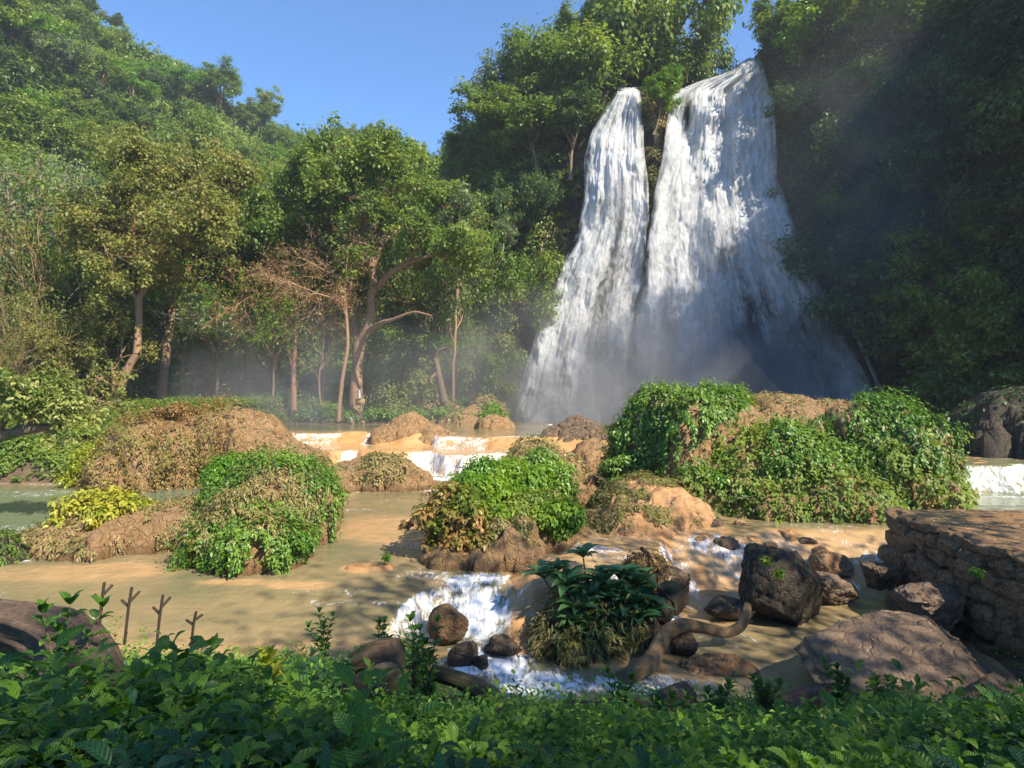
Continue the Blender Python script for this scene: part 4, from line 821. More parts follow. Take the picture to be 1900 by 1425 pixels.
def ivy(name, VF, n, leaf, thick, mat, seed, wfn, label, cat='ivy', T=T4, droop=.9, lump=1.0, dens_n=None, wid=1.0, zmin=.0):
    rng = np.random.default_rng(seed); Vf, Fq = VF
    def w(c, nr): return wfn(c, nr) * (c[:, 2] > zmin)
    p, nr = sample(Vf, Fq, n, rng, w); nr = nr * np.sign(nr[:, 2:3] + 1e-9); l1 = fbm(p * lump, 3, seed); l2 = fbm(p * lump * 2.7, 2, seed + 1)
    off = thick * np.clip(.5 + 1.5 * l1 + .7 * l2, .03, 2.2) * (.45 + .55 * rng.random(n) ** .5)
    off = off + (rng.random(n) < .10) * thick * .75 * rng.random(n)
    p = p + norm(nr + [0, 0, .35]) * off[:, None]; p[:, 2] -= .25 * thick * rng.random(n) * (1 - nr[:, 2])
    dn = np.stack([nr[:, 0], nr[:, 1], -(.3 + 0 * nr[:, 2])], -1); tg = norm(norm(dn) * .9 + rng.normal(size=(n, 3)) * .55 + [0, 0, -droop * .5]); nn = norm(nr + rng.normal(size=(n, 3)) * .42 + [0, 0, .45])
    ti = np.clip(.45 + .6 * l1 + rng.normal(size=n) * .18, 0, 1); o = obj(name, leafmesh(name, p, nn, tg, leaf * (.55 + .8 * rng.random(n)), mat, rng, T, ti, wid)); return tag(o, label, cat)
def bush(name, label, blobs, n, leaf, mat, seed, T=T4, droop=.5, flat=.9, cat='bush', sub=6, wid=1.0, shell=.6, stems=True, bark='bark_dark', up=.5):
    """blobs: (px,py,D,r) centres"""
    rng = np.random.default_rng(seed); C = []; R_ = []
    for (px, py, D, r) in blobs:
        c = P(px, py, D); C.append(c); R_.append(r * .8)
        d = rv(rng, sub); d[:, 2] = abs(d[:, 2]) * .8 - .15
        for k in range(sub): C.append(c + d[k] * r * .62); R_.append(r * (.38 + .25 * rng.random()))
    C = np.array(C); R_ = np.array(R_); per = np.maximum((n * R_ ** 2 / (R_ ** 2).sum()), 6).astype(int)
    base = np.array([C[:, 0].mean(), C[:, 1].mean(), C[:, 2].min() - R_.max() * .6]); e = empty(name, base)
    k = cloud(rng, C, R_, per, leaf, flat, droop, False, up, None, shell); obj('foliage', leafmesh('foliage', k[0] - base, k[1], k[2], k[3], mat, rng, T, k[4], wid), e)
    if stems:
        br, tips = [], []
        for c, r in list(zip(C, R_))[::2]: S = smooth_poly([np.zeros(3) + rng.normal(size=3) * .08, (c - base) * [.35, .35, .6] + rng.normal(size=3) * .1 * r, c - base], 4); br.append((S, np.linspace(.05, .015, len(S)) * (1 + .4 * R_.max())))
        V_, F_ = tubes(br, 5); obj('stems', mesh('stems', V_, F_, M[bark]), e)
    return tag(e, label, cat)
def pxy(c): return topx(c)

# a: brown-grassed dome on the far left
Ia = island('rock_mound', (-25, -9, 29, 42, ), [(-19.0, 34.8, 4.2, 3.4, 0, 3.3, 3.0), (-15.6, 35.6, 3.6, 3.2, 0, 3.9, 2.2), (-13.3, 34.8, 2.6, 2.6, 0, 2.4, 2.0), (-20.5, 33.2, 2.4, 1.6, 0, 1.8, 2.5)], -.2, .16, M['rock_tan'], 'bare tan rock dome sloping down to the upper terraces on the left', 'rock', 201, .2, .25)
def wa(c, nr):
    px, py = pxy(c); return ss(455, 400, px + 25 * fbm(c * .8, 2, 1)) + .12 * ss(-.1, .3, fbm(c * .9, 3, 2)) 
ivy('dry_grass', Ia, 24000, .17, .95, M['leaf_brown'], 202, wa, 'dense brown dry scrub covering the left half of the tan rock dome', 'dry scrub', lump=.7, droop=.5, wid=.7)
ivy('moss', Ia, 3500, .15, .45, M['leaf_moss'], 203, lambda c, nr: ss(500, 380, pxy(c)[0]) * ss(2.4, 1.2, c[:, 2]), 'olive mossy growth hanging on the lower side of the tan rock dome', 'moss')
bush('bush', 'yellow-green bush at the waterline left of the brown-grassed dome', [(150, 868, 33, 1.2), (185, 845, 33.5, 1.4), (215, 870, 33, 1.2), (225, 885, 32.4, .9), (130, 890, 32.5, .8)], 5200, .17, M['leaf_yellow'], 204, shell=.4)
bush('bush', 'wiry reddish-brown scrub along the top of the tan rock dome', [(290, 770, 35, .8), (330, 765, 35, 1.0), (375, 768, 35.5, .7)], 2600, .22, M['leaf_brown'], 205, droop=-.4, wid=.5, shell=.2)
# b: big ivy mound
Ib = island('rock_mound', (-12.6, -4.6, 16.4, 27), [(-8.5, 22.0, 2.0, 3.0, .1, 2.25, 5.0), (-7.9, 22.8, 1.3, 2.8, .1, 2.1, 5.0), (-7.5, 18.7, 1.25, 1.2, 0, 1.1, 2.6), (-8.2, 19.8, 1.4, 1.2, 0, 1.6, 3.0)], -.25, .1, M['rock_tan'], 'rock core under the tall leafy hump left of centre in the pool', 'rock', 211, .16, .3)
wb = lambda c, nr: ((pxy(c)[0] < 622 + 25 * fbm(c * 1.5, 2, 4)) * (c[:, 2] > .12 + .18 * fbm(c * 1.2, 2, 5))).astype(float)
ivy('ivy', Ib, 25000, .115, .55, M['leaf_ivy'], 212, lambda c, nr: wb(c, nr) * ss(-.25, .25, fbm(c * .55, 3, 9) + .1), 'green leafy creeper over the tall hump left of centre', T=T6, lump=.8)
ivy('dry_grass', Ib, 20000, .15, .5, M['leaf_moss'], 213, lambda c, nr: wb(c, nr) * ss(.3, -.2, fbm(c * .55, 3, 9) + .1), 'straw-brown fern and grass patches on the tall hump left of centre', 'dry grass', wid=.45, droop=1.3, lump=.8)
ivy('ferns', Ib, 6000, .11, .3, M['leaf_bright'], 214, lambda c, nr: ss(20.0, 18.8, c[:, 1]) * wb(c, nr) * ss(-.3, .1, fbm(c, 2, 12)), 'bright green low fern patch at the front foot of the tall hump', 'fern', T=T6)
bush('bush', 'leafy bright bush on the left shoulder of the tall hump', [(400, 885, 22, .8), (425, 870, 22.6, .9), (395, 930, 20.8, .7), (450, 860, 23, .7)], 6500, .115, M['leaf_bright'], 215, T=T6)
bush('bush', 'feathery straw-green bush crowning the right shoulder of the tall hump', [(520, 865, 22.6, .8), (560, 880, 22.4, .8), (575, 920, 21.6, .7), (540, 940, 20.6, .7)], 4600, .17, M['leaf_moss'], 216, wid=.5, droop=1.2)
bush('bush', 'light green creeper clump hanging at the front of the tall hump', [(440, 1010, 18.6, .7), (490, 1020, 18.3, .7), (530, 1000, 18.6, .7), (465, 975, 19.2, .7)], 6500, .105, M['leaf_bright'], 217, T=T6, droop=1.1)
# c: low island far left with yellow shrub
Ic = island('rock_mound', (-17.5, -9.2, 18.2, 24.5), [(-13.9, 20.6, 2.1, 1.4, .1, .95, 2.6), (-11.8, 21.3, 2.4, 1.5, .05, 1.25, 2.6), (-10.6, 21.8, 1.4, 1.2, 0, 1.2, 2.4)], -.25, .09, M['rock_tan'], 'low tan rock islet at the left with a bare sandy top', 'rock', 221, .16, .3)
ivy('moss', Ic, 8500, .14, .28, M['leaf_moss'], 222, lambda c, nr: ss(-.15, .15, fbm(c * .8, 3, 7) + .25 * ss(.9, .2, c[:, 2])) * (c[:, 2] > .15), 'straw-brown mossy grass hanging around the low left islet', 'moss', wid=.5, droop=1.2)
bush('bush', 'bright yellow-green large-leaved shrub on the low left islet', [(150, 948, 20.6, .9), (190, 932, 20.8, .9), (228, 940, 20.6, .85), (262, 946, 20.9, .7), (122, 975, 20.2, .6), (200, 962, 20.1, .7)], 5200, .165, M['leaf_yellow'], 223, T=T6, shell=.35)
# d: small block
Id = island('rock_mound', (-10.6, -4.0, 29.2, 36.4), [(-8.9, 32.4, 1.4, 1.8, 0, 1.15, 2.6), (-7.0, 32.8, 1.9, 1.9, 0, 1.5, 3.0), (-5.8, 32.2, 1.3, 1.2, 0, .9, 2.2)], -.2, .09, M['rock_tan'], 'small tan rock block with a mossy top below the middle cascade', 'rock', 231, .18, .4)
ivy('moss', Id, 2600, .16, .25, M['leaf_moss'], 232, lambda c, nr: ss(-8.2, -7.6, c[:, 0]) * ss(-5.2, -5.8, c[:, 0]) * (c[:, 2] > .45), 'olive moss cushion on the small rock block below the cascade', 'moss')
# terrace rocks
island('rock_mound', (-10.6, -3.4, 41, 48.5), [(-7.3, 44.6, 1.7, 1.8, 0, 3.2, 2.2), (-5.6, 43.8, 1.5, 1.3, 0, 2.3, 2.2), (-8.6, 43.5, 1.2, 1.2, 0, 2.3, 2.0)], 1.1, .12, M['rock_tan'], 'rounded tan tufa mound between the two upper cascades', 'rock', 241, .25, .35)
island('rock_mound', (1.5, 9.8, 38.5, 46), [(4.6, 42, 2.3, 1.6, 0, 2.9, 2.0), (3.2, 41.6, 1.4, 1.3, 0, 2.4, 2.0), (7.2, 42.2, 1.6, 1.2, 0, 2.2, 2.0)], 1.0, .12, M['rock_brown'], 'dark jagged wet rocks in front of the base of the falls', 'rock', 242, .4, .45)
island('rock_mound', (3.2, 8.6, 34.0, 41), [(5.0, 37.4, 1.5, 1.4, 0, 2.0, 2.2), (6.6, 36.6, 1.1, 1.0, 0, 1.3, 2.2)], .0, .1, M['rock_tan'], 'tan rock beside the small cascade left of the large ivy mound', 'rock', 243, .22, .35)
island('rock_mound', (-3.6, .5, 46, 52), [(-1.5, 49, 1.5, 1.2, 0, 2.8, 2.0), (-.6, 49, 1.0, 1, 0, 2.4, 2.0)], 1.6, .12, M['rock_tan'], 'small orange rock at the edge of the plunge pool left of the falls', 'rock', 244, .25, .3)
If = island('earth_bank', (-12, 4, 50.5, 63), [(-4.2, 56.5, 3.2, 2.6, 0, 3.1, 2.2), (-7.2, 58, 3.0, 2.6, 0, 4.0, 2.0), (-2.6, 59, 2.2, 2.4, 0, 4.2, 2.0)], 1.5, .18, M['rock_tan'], 'brown earth bank at the foot of the cliff left of the falls', 'bank', 245, .35, .4)
ivy('dry_grass', If, 3800, .3, .5, M['leaf_moss'], 246, lambda c, nr: ss(-.2, .2, fbm(c * .4, 3, 5)), 'brown-green scrub on the earth bank left of the falls', 'dry scrub')
# e: centre island
Ie = island('rock_mound', (-4.2, 4.6, 17.2, 33), [(-.9, 19.9, 1.9, 1.5, 0, .75, 2.6), (-.4, 23.5, 2.3, 3.6, 0, 1.6, 2.6), (1.7, 21.2, 1.2, 1.6, 0, .7, 2.4), (1.3, 28.2, 1.9, 3.2, 0, 2.3, 2.4), (1.0, 30, 1.6, 1.6, 0, 2.6, 2.2)], -.2, .1, M['rock_tan'], 'orange rock core of the centre island under the bushes', 'rock', 251, .14, .3)
ivy('moss', Ie, 5200, .17, .35, M['leaf_moss'], 252, lambda c, nr: ss(27.5, 29, c[:, 1]) + .5 * ss(25, 27, c[:, 1]), 'olive moss on the domed back end of the centre island', 'moss')
bush('bush', 'glossy bright green bush on top of the centre island', [(890, 892, 22.5, 1.2), (935, 878, 23.3, 1.2), (985, 895, 23.0, 1.05), (855, 915, 21.4, .95), (925, 912, 21.6, 1.0), (960, 930, 22.0, .9)], 17000, .145, M['leaf_bright'], 253, T=T6, droop=.9)
bush('bush', 'darker green bush at the upper right of the centre island', [(1000, 870, 25.5, 1.2), (1030, 880, 25.0, 1.1), (1040, 905, 24.2, .8), (985, 880, 25.4, .9)], 9500, .135, M['leaf_ivy'], 254, T=T6)
bush('bush', 'round bright green bush at the lower right corner of the centre island', [(1035, 950, 20.5, .85), (1012, 965, 20.2, .6), (1062, 965, 20.3, .6), (1040, 985, 20.1, .5)], 6000, .14, M['leaf_bright'], 255, T=T6, droop=1.0)
bush('bush', 'reddish-brown and green large-leaved bush at the left end of the centre island', [(845, 940, 19.6, 1.1), (815, 965, 19.4, .85), (880, 960, 19.2, .8), (850, 1000, 18.9, .7), (810, 1005, 19.1, .5), (900, 1000, 18.8, .6)], 7500, .18, leafmat('leaf_mixed', (.09, .16, .02), (.20, .22, .03), (.34, .19, .07), rough=.35, nscale=1.2), 256, T=T6, shell=.4)
bush('bush', 'dull straw-coloured drooping bush at the front of the centre island', [(935, 985, 18.9, .6), (955, 1005, 18.7, .5), (915, 1010, 18.6, .4), (970, 975, 19.2, .45)], 4200, .15, M['leaf_moss'], 257, wid=.5, droop=1.3)
bush('bush', 'bright yellow-green leafy bush on the left shoulder of the centre island', [(880, 905, 20.6, .8), (850, 925, 20.2, .7), (905, 945, 19.9, .7), (920, 960, 19.6, .5)], 8000, .13, M['leaf_bright'], 2561, T=T6, droop=.8)
bush('bush', 'green fern bush between the two bright bushes of the centre island', [(975, 935, 21, .7), (990, 960, 20.4, .6), (960, 960, 20.2, .6), (1005, 925, 21.8, .6)], 3600, .15, M['leaf_green'], 2562, T=T6)
bush('twig', 'thin leafy branch sticking out over the water at the left end of the centre island', [(757, 968, 19.6, .16), (772, 955, 19.6, .14), (748, 975, 19.6, .10)], 90, .14, M['leaf_brown'], 258, T=T6, cat='branch', sub=2)
# g: rocky islet with moss right of centre
Ig = island('rock_mound', (2.0, 8.4, 19.4, 27.4), [(5.2, 23.8, 2.2, 2.3, .2, 1.7, 2.2), (3.7, 21.4, 1.3, 1.3, 0, .95, 2.2), (6.7, 22.8, 1.0, 1.2, 0, 1.0, 2.2), (4.6, 20.8, .9, .7, 0, .85, 2.2)], .1, .07, M['sand'], 'smooth wet orange rock islet between the centre island and the large mound', 'rock', 261, .14, .15)
ivy('moss', Ig, 7500, .14, .28, M['leaf_moss'], 262, lambda c, nr: ss(-.02, .12, fbm(c * .9, 3, 8) + .12 * ss(5.5, 3.5, c[:, 0])) * (c[:, 2] > .35), 'patches of straw-green moss and fern on the smooth orange islet', 'moss', wid=.6, droop=1.2)
bush('bush', 'small leafy green bush on the back of the smooth orange islet', [(1150, 905, 24.6, .7), (1125, 925, 23.8, .6), (1175, 915, 24.4, .5)], 2400, .16, M['leaf_ivy'], 263, T=T6)
bush('bush', 'low dark green bush at the left foot of the large ivy mound', [(1140, 870, 27.5, .8), (1170, 865, 27.5, .95), (1200, 880, 27.2, .8), (1215, 895, 26.8, .5)], 3600, .18, M['leaf_ivy'], 264, T=T6)
# f: the large ivy mound
LF = [(8.5, 28.8, 3.2, 3.4, 0, 4.7, 5.5), (13.0, 30.0, 4.6, 3.6, 0, 4.75, 2.4), (15.7, 28.2, 2.3, 3.4, .1, 4.4, 5.5), (11.0, 26.2, 4.6, 2.6, .05, 2.9, 2.4), (12.2, 24.8, 3.8, 2.1, -.05, 1.7, 2.6), (10.0, 24.6, 2.6, 1.8, 0, 1.5, 2.4), (15.2, 25.6, 2.0, 2.2, 0, 2.6, 2.6)]
Iff = island('rock_mound', (3.6, 21.6, 21.6, 35), LF, .05, .13, M['rock_tan'], 'bare reddish earth saddle and core of the large ivy-covered mound', 'rock', 271, .22, .3)
def wpath(px, py, c):   # bare strip from the saddle down to the left foot
    a = np.abs((px - 1235) * .62 - (870 - py)) ; strip = ss(26, 8, a + 9 * fbm(c, 2, 3)) * (px < 1440) * (px > 1215)
    top = ((px > 1385) & (px < 1590)) * ss(802, 770, py - .04 * (px - 1480) + 16 * fbm(c * .8, 3, 4)); return np.clip(strip + top, 0, 1)
def wf_a(c, nr):
    px, py = pxy(c); return (1 - wpath(px, py, c)) * (px < 1425) * (((px - 1235) * .62 - (870 - py) < 0)) * (c[:, 2] > .35)
def wf_b(c, nr):
    px, py = pxy(c); return (1 - wpath(px, py, c)) * (px > 1430) * (py < 885) * ((px - 1430) > (py - 885) * 2) * (c[:, 2] > .8)
def wf_c(c, nr):
    px, py = pxy(c); return (1 - wpath(px, py, c)) * (((px - 1235) * .62 - (870 - py) > 0)) * (c[:, 2] > .1) * np.where(px > 1430, (py > 820), 1.)
ivy('ivy', Iff, 44000, .155, .6, M['leaf_ivy'], 272, wf_a, 'dark glossy ivy covering the left hump of the large mound', T=T6, droop=1.1)
ivy('ivy', Iff, 40000, .16, .6, M['leaf_ivy'], 273, wf_b, 'glossy ivy hanging over the right hump of the large mound', T=T6, droop=1.2)
ivy('ivy', Iff, 36000, .175, .6, M['leaf_green'], 274, wf_c, 'thick light green leaves covering the front foot of the large mound', T=T6, droop=.8)
ivy('dry_grass', Iff, 3000, .2, .4, M['leaf_brown'], 275, lambda c, nr: ss(17.5, 19.5, c[:, 0]) * (c[:, 2] > .3) * (c[:, 2] < 2.8), 'brown withered leaves at the right end of the large mound', 'dry scrub')
ivy('moss', Iff, 2200, .13, .18, M['leaf_moss'], 276, lambda c, nr: wpath(*pxy(c), c) * ss(0, .25, fbm(c * .8, 3, 14)), 'sparse green-brown moss tufts on the bare saddle of the large mound', 'moss')
def rosette(rng, c, ln, n, up=.5, r0=0.02):
    az = np.arange(n) * 2.399 + rng.random(); el = up + .5 * rng.random(n) - .35 * np.arange(n) / n; t = np.stack([np.cos(az) * np.cos(el), np.sin(az) * np.cos(el), np.sin(el)], -1); nr = np.stack([-np.cos(az) * np.sin(el), -np.sin(az) * np.sin(el), np.cos(el)], -1)
    return c + t * r0, nr, t, ln * (.8 + .35 * rng.random(n))
def rosette_plant(name, label, heads, org, ln, mat, seed, cat='shrub', nl=13, wid=.62):
    rng = np.random.default_rng(seed); e = empty(name, org); Q_ = [rosette(rng, h - org, ln * (.8 + .4 * rng.random()), nl, .45) for h in heads]; cc = [np.concatenate([q[k] for q in Q_]) for k in range(4)]
    obj('leaves', leafmesh('leaves', cc[0], cc[1], cc[2], cc[3], mat, rng, T8, None, wid), e)
    br = [(smooth_poly([rng.normal(size=3) * .05, (h - org) * [.6, .6, .45], h - org], 4), np.linspace(.035, .018, 9)) for h in heads]; V_, F_ = tubes(br, 6); obj('stems', mesh('stems', V_, F_, M['bark_dark']), e); return tag(e, label, cat)
hd = [P(a, b, D) for a, b, D in ((1385, 930, 23.2), (1410, 925, 23.4), (1435, 935, 23.2), (1408, 945, 22.9))]
rosette_plant('shrub', 'pale star-leaved plant at the front edge of the large mound', hd, P(1410, 968, 23.4), .42, M['leaf_grey'], 277)
bush('bush', 'bright leafy bush spilling over the left end of the large mound foot', [(1290, 880, 25.2, 1.0), (1335, 855, 26, 1.2), (1385, 840, 26.6, 1.2), (1330, 900, 24.6, .9)], 9500, .165, M['leaf_bright'], 278, T=T6, droop=.9)
bush('bush', 'bright leafy bush low at the front centre of the large mound', [(1440, 900, 24.4, 1.1), (1500, 905, 24.2, 1.1), (1560, 925, 23.8, .9), (1400, 925, 23.8, .8), (1480, 940, 23.4, .7)], 12000, .165, M['leaf_bright'], 279, T=T6, droop=.9)
# dark hump on the far right
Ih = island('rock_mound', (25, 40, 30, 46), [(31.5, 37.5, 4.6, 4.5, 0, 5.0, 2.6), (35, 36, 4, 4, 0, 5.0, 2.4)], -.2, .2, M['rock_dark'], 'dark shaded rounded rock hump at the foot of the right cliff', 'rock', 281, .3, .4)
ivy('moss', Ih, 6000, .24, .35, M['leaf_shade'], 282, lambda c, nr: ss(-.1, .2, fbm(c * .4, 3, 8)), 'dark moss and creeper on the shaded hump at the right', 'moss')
# islet cut by the left edge
Ij = island('rock_mound', (-19, -13.6, 16.6, 21), [(-16.4, 18.9, 1.7, .9, 0, .75, 2.2)], -.2, .09, M['rock_dark'], 'small dark rock islet cut by the left edge of the frame', 'rock', 291)
ivy('moss', Ij, 2600, .15, .3, M['leaf_green'], 292, lambda c, nr: (c[:, 2] > .0) * 1., 'dark fern tuft on the small islet at the left edge', 'moss', wid=.5)
# left bank greenery
rng = np.random.default_rng(300)
def scatter_ground(name, n, fn, leaf, mat, seed, label, hgt=.5, T=T4, kind='stuff', per=16, rr=.5, minz=None, wid=1.0):
    rng = np.random.default_rng(seed); x, y = fn(rng, n); h, W = terrain_h(x, y); b = bank_h(x, y); ok = (b > W + .02); x, y, h = x[ok], y[ok], h[ok]; c = np.stack([x, y, h], -1); nz = fbm(c * .6, 3, seed); ok = nz + .35 > rng.random(len(x)) * .5 - .1
    c = c[ok]; r = rr * (.5 + .9 * rng.random(len(c))); c[:, 2] += hgt * (.2 + .5 * rng.random(len(c))) * (1 + nz[ok]); ti = np.clip(.5 + .8 * nz[ok] + .15 * rng.normal(size=len(c)), 0, 1)
    k = cloud(rng, c, r, per, leaf, .8, .3, True, .9, ti, .4); o = obj(name, leafmesh(name, k[0], k[1], k[2], k[3], mat, rng, T, k[4], wid)); return tag(o, label, kind=kind)
scatter_ground('ground_cover', 3200, lambda r, n: ((-36 + 20 * r.random(n)), 33.6 + 22 * r.random(n)), .24, M['leaf_green'], 301, 'leafy green ground cover on the left bank', .5, per=26)
scatter_ground('ground_cover', 2600, lambda r, n: ((-26 + 26 * r.random(n)), 54.6 + 7 * r.random(n)), .30, M['leaf_bright'], 302, 'sunlit green ground cover on the far bank under the trees', .9, per=26, rr=.7)
bush('bush', 'green leafy bush on the left bank under the low leaning tree', [(40, 830, 36, 1.3), (80, 840, 36, 1.1), (120, 822, 38, 1.2), (15, 860, 35, 1.1)], 5000, .22, M['leaf_green'], 303)
bush('bush', 'green mound of creepers coloured as sunlit right of the big riverside tree', [(720, 735, 57.5, 2.8), (760, 715, 58.5, 3.0), (700, 690, 59.5, 2.8), (740, 760, 56.2, 1.8), (795, 735, 58, 2.2), (745, 670, 61, 3.0), (790, 680, 61, 2.6)], 17000, .24, M['leaf_grassy'], 304)  # pale leaf colour puts sunlight into a slope the big tree shades
bush('bush', 'mid-green bush with blue-green leaves behind the big riverside tree', [(720, 640, 61, 3.0), (765, 650, 61, 2.6), (690, 660, 61, 2.0), (800, 640, 61, 2.2)], 8000, .3, M['leaf_green'], 305)
bush('bush', 'brownish bush on the rock bank between the stump and the falls', [(870, 690, 59.5, 1.8), (905, 680, 59.5, 1.6), (935, 720, 59, 1.2), (930, 640, 60, 1.5)], 5000, .26, M['leaf_olive'], 306)

# ------------------------------------------------------------------ boulders
def rockgeo(seed, dims, cuts=13, res=52, rough=.1, pw=2.3, lo=.52, hi=.8, base=None):
    rng = np.random.default_rng(seed); th = np.linspace(0, math.pi, res); ph = np.linspace(0, 2 * math.pi, res * 2, endpoint=False); PH, TH = np.meshgrid(ph, th)
    d = np.stack([np.sin(TH) * np.cos(PH), np.sin(TH) * np.sin(PH), np.cos(TH)], -1); p = d / ((np.abs(d) ** pw).sum(-1, keepdims=True)) ** (1 / pw)
    for k in range(cuts):
        nn = norm(rng.normal(size=3)); o = rng.uniform(lo, hi); t = (p * nn).sum(-1) - o; p = p - np.maximum(t, 0)[..., None] * nn
    q = d * 1.7 + seed * 3.1; p = p + d * (rough * (.8 * ridg(q * 1.1, 5, seed) + .6 * fbm(q * 2.6, 4, seed + 1) + .75 * ridg(q * [4.5, 4.5, 7], 4, seed + 2)))[..., None]
    V = p * np.asarray(dims); a = (np.arange(res - 1)[:, None] * (2 * res) + np.arange(2 * res)[None]); b = np.arange(res - 1)[:, None] * (2 * res) + (np.arange(2 * res)[None] + 1) % (2 * res)
    return V.reshape(-1, 3), np.stack([a, a + 2 * res, b + 2 * res, b], -1).reshape(-1, 4)
def rotm(rx, ry, rz):
    from mathutils import Euler
    return np.array(Euler((rx, ry, rz)).to_matrix())
def boulder(label, c, dims, seed, mat, rot=(0, 0, 0), **kw):
    V, Fq = rockgeo(seed, dims, **kw); V = V @ rotm(*rot).T; o = obj('rock', mesh('rock', V, Fq, mat), loc=tuple(c)); return tag(o, label, 'rock')
M['rock_slab'] = rockmat('rock_slab', (.48, .32, .21), (.58, .41, .27), (.30, .20, .13), 1.0, .5, .9, wet=.7, crk=.3, lev=-.85)
boulder('large dark angular boulder standing in the stream right of centre', P(1456, 1090, 16.4) + [0, .3, -.1], (1.22, .95, 1.25), 3, M['rock_dark'], (.15, .35, .2), cuts=12, res=64, rough=.09, lo=.6)
boulder('brown rock wedged behind the right side of the large dark boulder', P(1545, 1092, 17.4) + [0, .2, -.15], (.7, .6, .5), 5, M['rock_slab'], (0, .3, .3))
boulder('dark block-shaped rock in the water left of the stone wall', P(1630, 1062, 17.4) + [0, 0, -.1], (.62, .5, .5), 8, M['rock_brown'], (0, .1, .4))
boulder('squarish wet brown boulder at the foot of the stone wall', P(1730, 1112, 15.3) + [0, 0, -.15], (1.0, .8, .55), 12, M['rock_slab'], (0, .05, .2), res=56)
boulder('large flat slab of brown rock at the lower right', P(1700, 1235, 12.4) + [.0, .2, -.32], (2.15, 1.6, .8), 17, M['rock_slab'], (.16, .08, -.2), cuts=7, res=90, rough=.085, pw=3.2, lo=.65)
boulder('broken edge rock leaning out of the lower right slab', P(1850, 1290, 10.8) + [0, 0, -.25], (1.0, .8, .5), 19, M['rock_brown'], (.1, .1, .4), res=50)
boulder('smooth wet rock shining in the rapids below the large mound', P(1543, 1040, 19) + [0, 0, -.12], (.65, .5, .34), 23, M['sand'], (0, .1, .2), cuts=4)
boulder('small tan rock standing in the pool beside the white rapid', P(832, 1138, 15.0) + [0, 0, -.25], (.46, .4, .42), 30, M['rock_tan'], (0, .05, .1), cuts=6)
boulder('brown wet rock splitting the white water near the bank', P(930, 1192, 14.4) + [0, 0, -.08], (.5, .42, .3), 31, M['rock_brown'], (0, .1, 0))
boulder('rounded brown rock at the bank left of the white water', P(862, 1212, 13.9) + [0, 0, -.15], (.35, .35, .42), 37, M['rock_brown'])
boulder('narrow upright rock between bank and white water', P(895, 1225, 13.7) + [0, 0, -.15], (.22, .25, .36), 38, M['rock_brown'])
boulder('dark rounded rock right of the star-leaved shrub, upper of two', P(1248, 1102, 15.8) + [0, 0, -.1], (.42, .38, .38), 41, M['rock_dark'], cuts=6)
boulder('dark rounded rock right of the star-leaved shrub, lower of two', P(1222, 1128, 15.4) + [0, 0, -.12], (.36, .34, .34), 43, M['rock_dark'], cuts=6)
boulder('brown rock ridge behind the star-leaved shrub with dry grass', P(1225, 1075, 17.0) + [0, 0, -.25], (1.1, .8, .75), 47, M['rock_brown'], (0, .3, .1), res=56)
boulder('wet orange rock in the foam below the serpent-shaped root', P(1330, 1235, 13.6) + [0, 0, -.15], (.85, .5, .32), 53, M['sand'], (0, .05, 0), rough=.2)
boulder('wet dark rock under the bend of the serpent-shaped root', P(1270, 1190, 14.3) + [0, 0, -.1], (.3, .3, .35), 59, M['rock_brown'])
boulder('low wet rock left of the large dark boulder', P(1350, 1110, 16.6) + [0, 0, -.22], (.6, .45, .25), 61, M['rock_brown'], cuts=4)
boulder('tiny log stub sticking out of the pool by the tall hump', P(615, 975, 23) + [0, 0, .02], (.12, .12, .26), 67, M['rock_dark'], (0, .4, 0), res=16)
rapids = [(1330, 972, 21.8, .32), (1352, 985, 21.3, .22), (1470, 998, 20.8, .5), (1500, 1005, 20.4, .3), (1430, 1010, 20.2, .24), (1395, 1000, 20.6, .22), (1455, 1020, 19.8, .2), (1375, 970, 22.0, .25), (1520, 1020, 19.8, .26), (1345, 1008, 20.3, .4), (1300, 1000, 20.6, .35)]
for i, (px, py, D, r) in enumerate(rapids):
    o = boulder(ORD[i] + ' of the small wet stones scattered in the rapids below the large mound' if 0 else ['wet stone nearest the smooth orange islet', 'pebble-sized wet stone at the head of the rapids', 'largest wet stone in the middle of the rapids', 'wet stone right of the largest one in the rapids', 'small wet stone left of the largest one in the rapids', 'low wet stone in the upper rapids', 'smallest wet stone behind the large dark boulder', 'wet stone touching the foot of the large mound', 'wet stone beside the shining smooth rock', 'broad wet stone at the left of the rapids', 'leftmost flat stone in the rapids'][i], P(px, py, D) + [0, 0, -.05], (r, r * .8, r * .6), 70 + i, M['sand'] if i % 3 else M['rock_brown'], (0, 0, i), cuts=5, res=24, rough=.16); o["group"] = 'stones in the rapids'

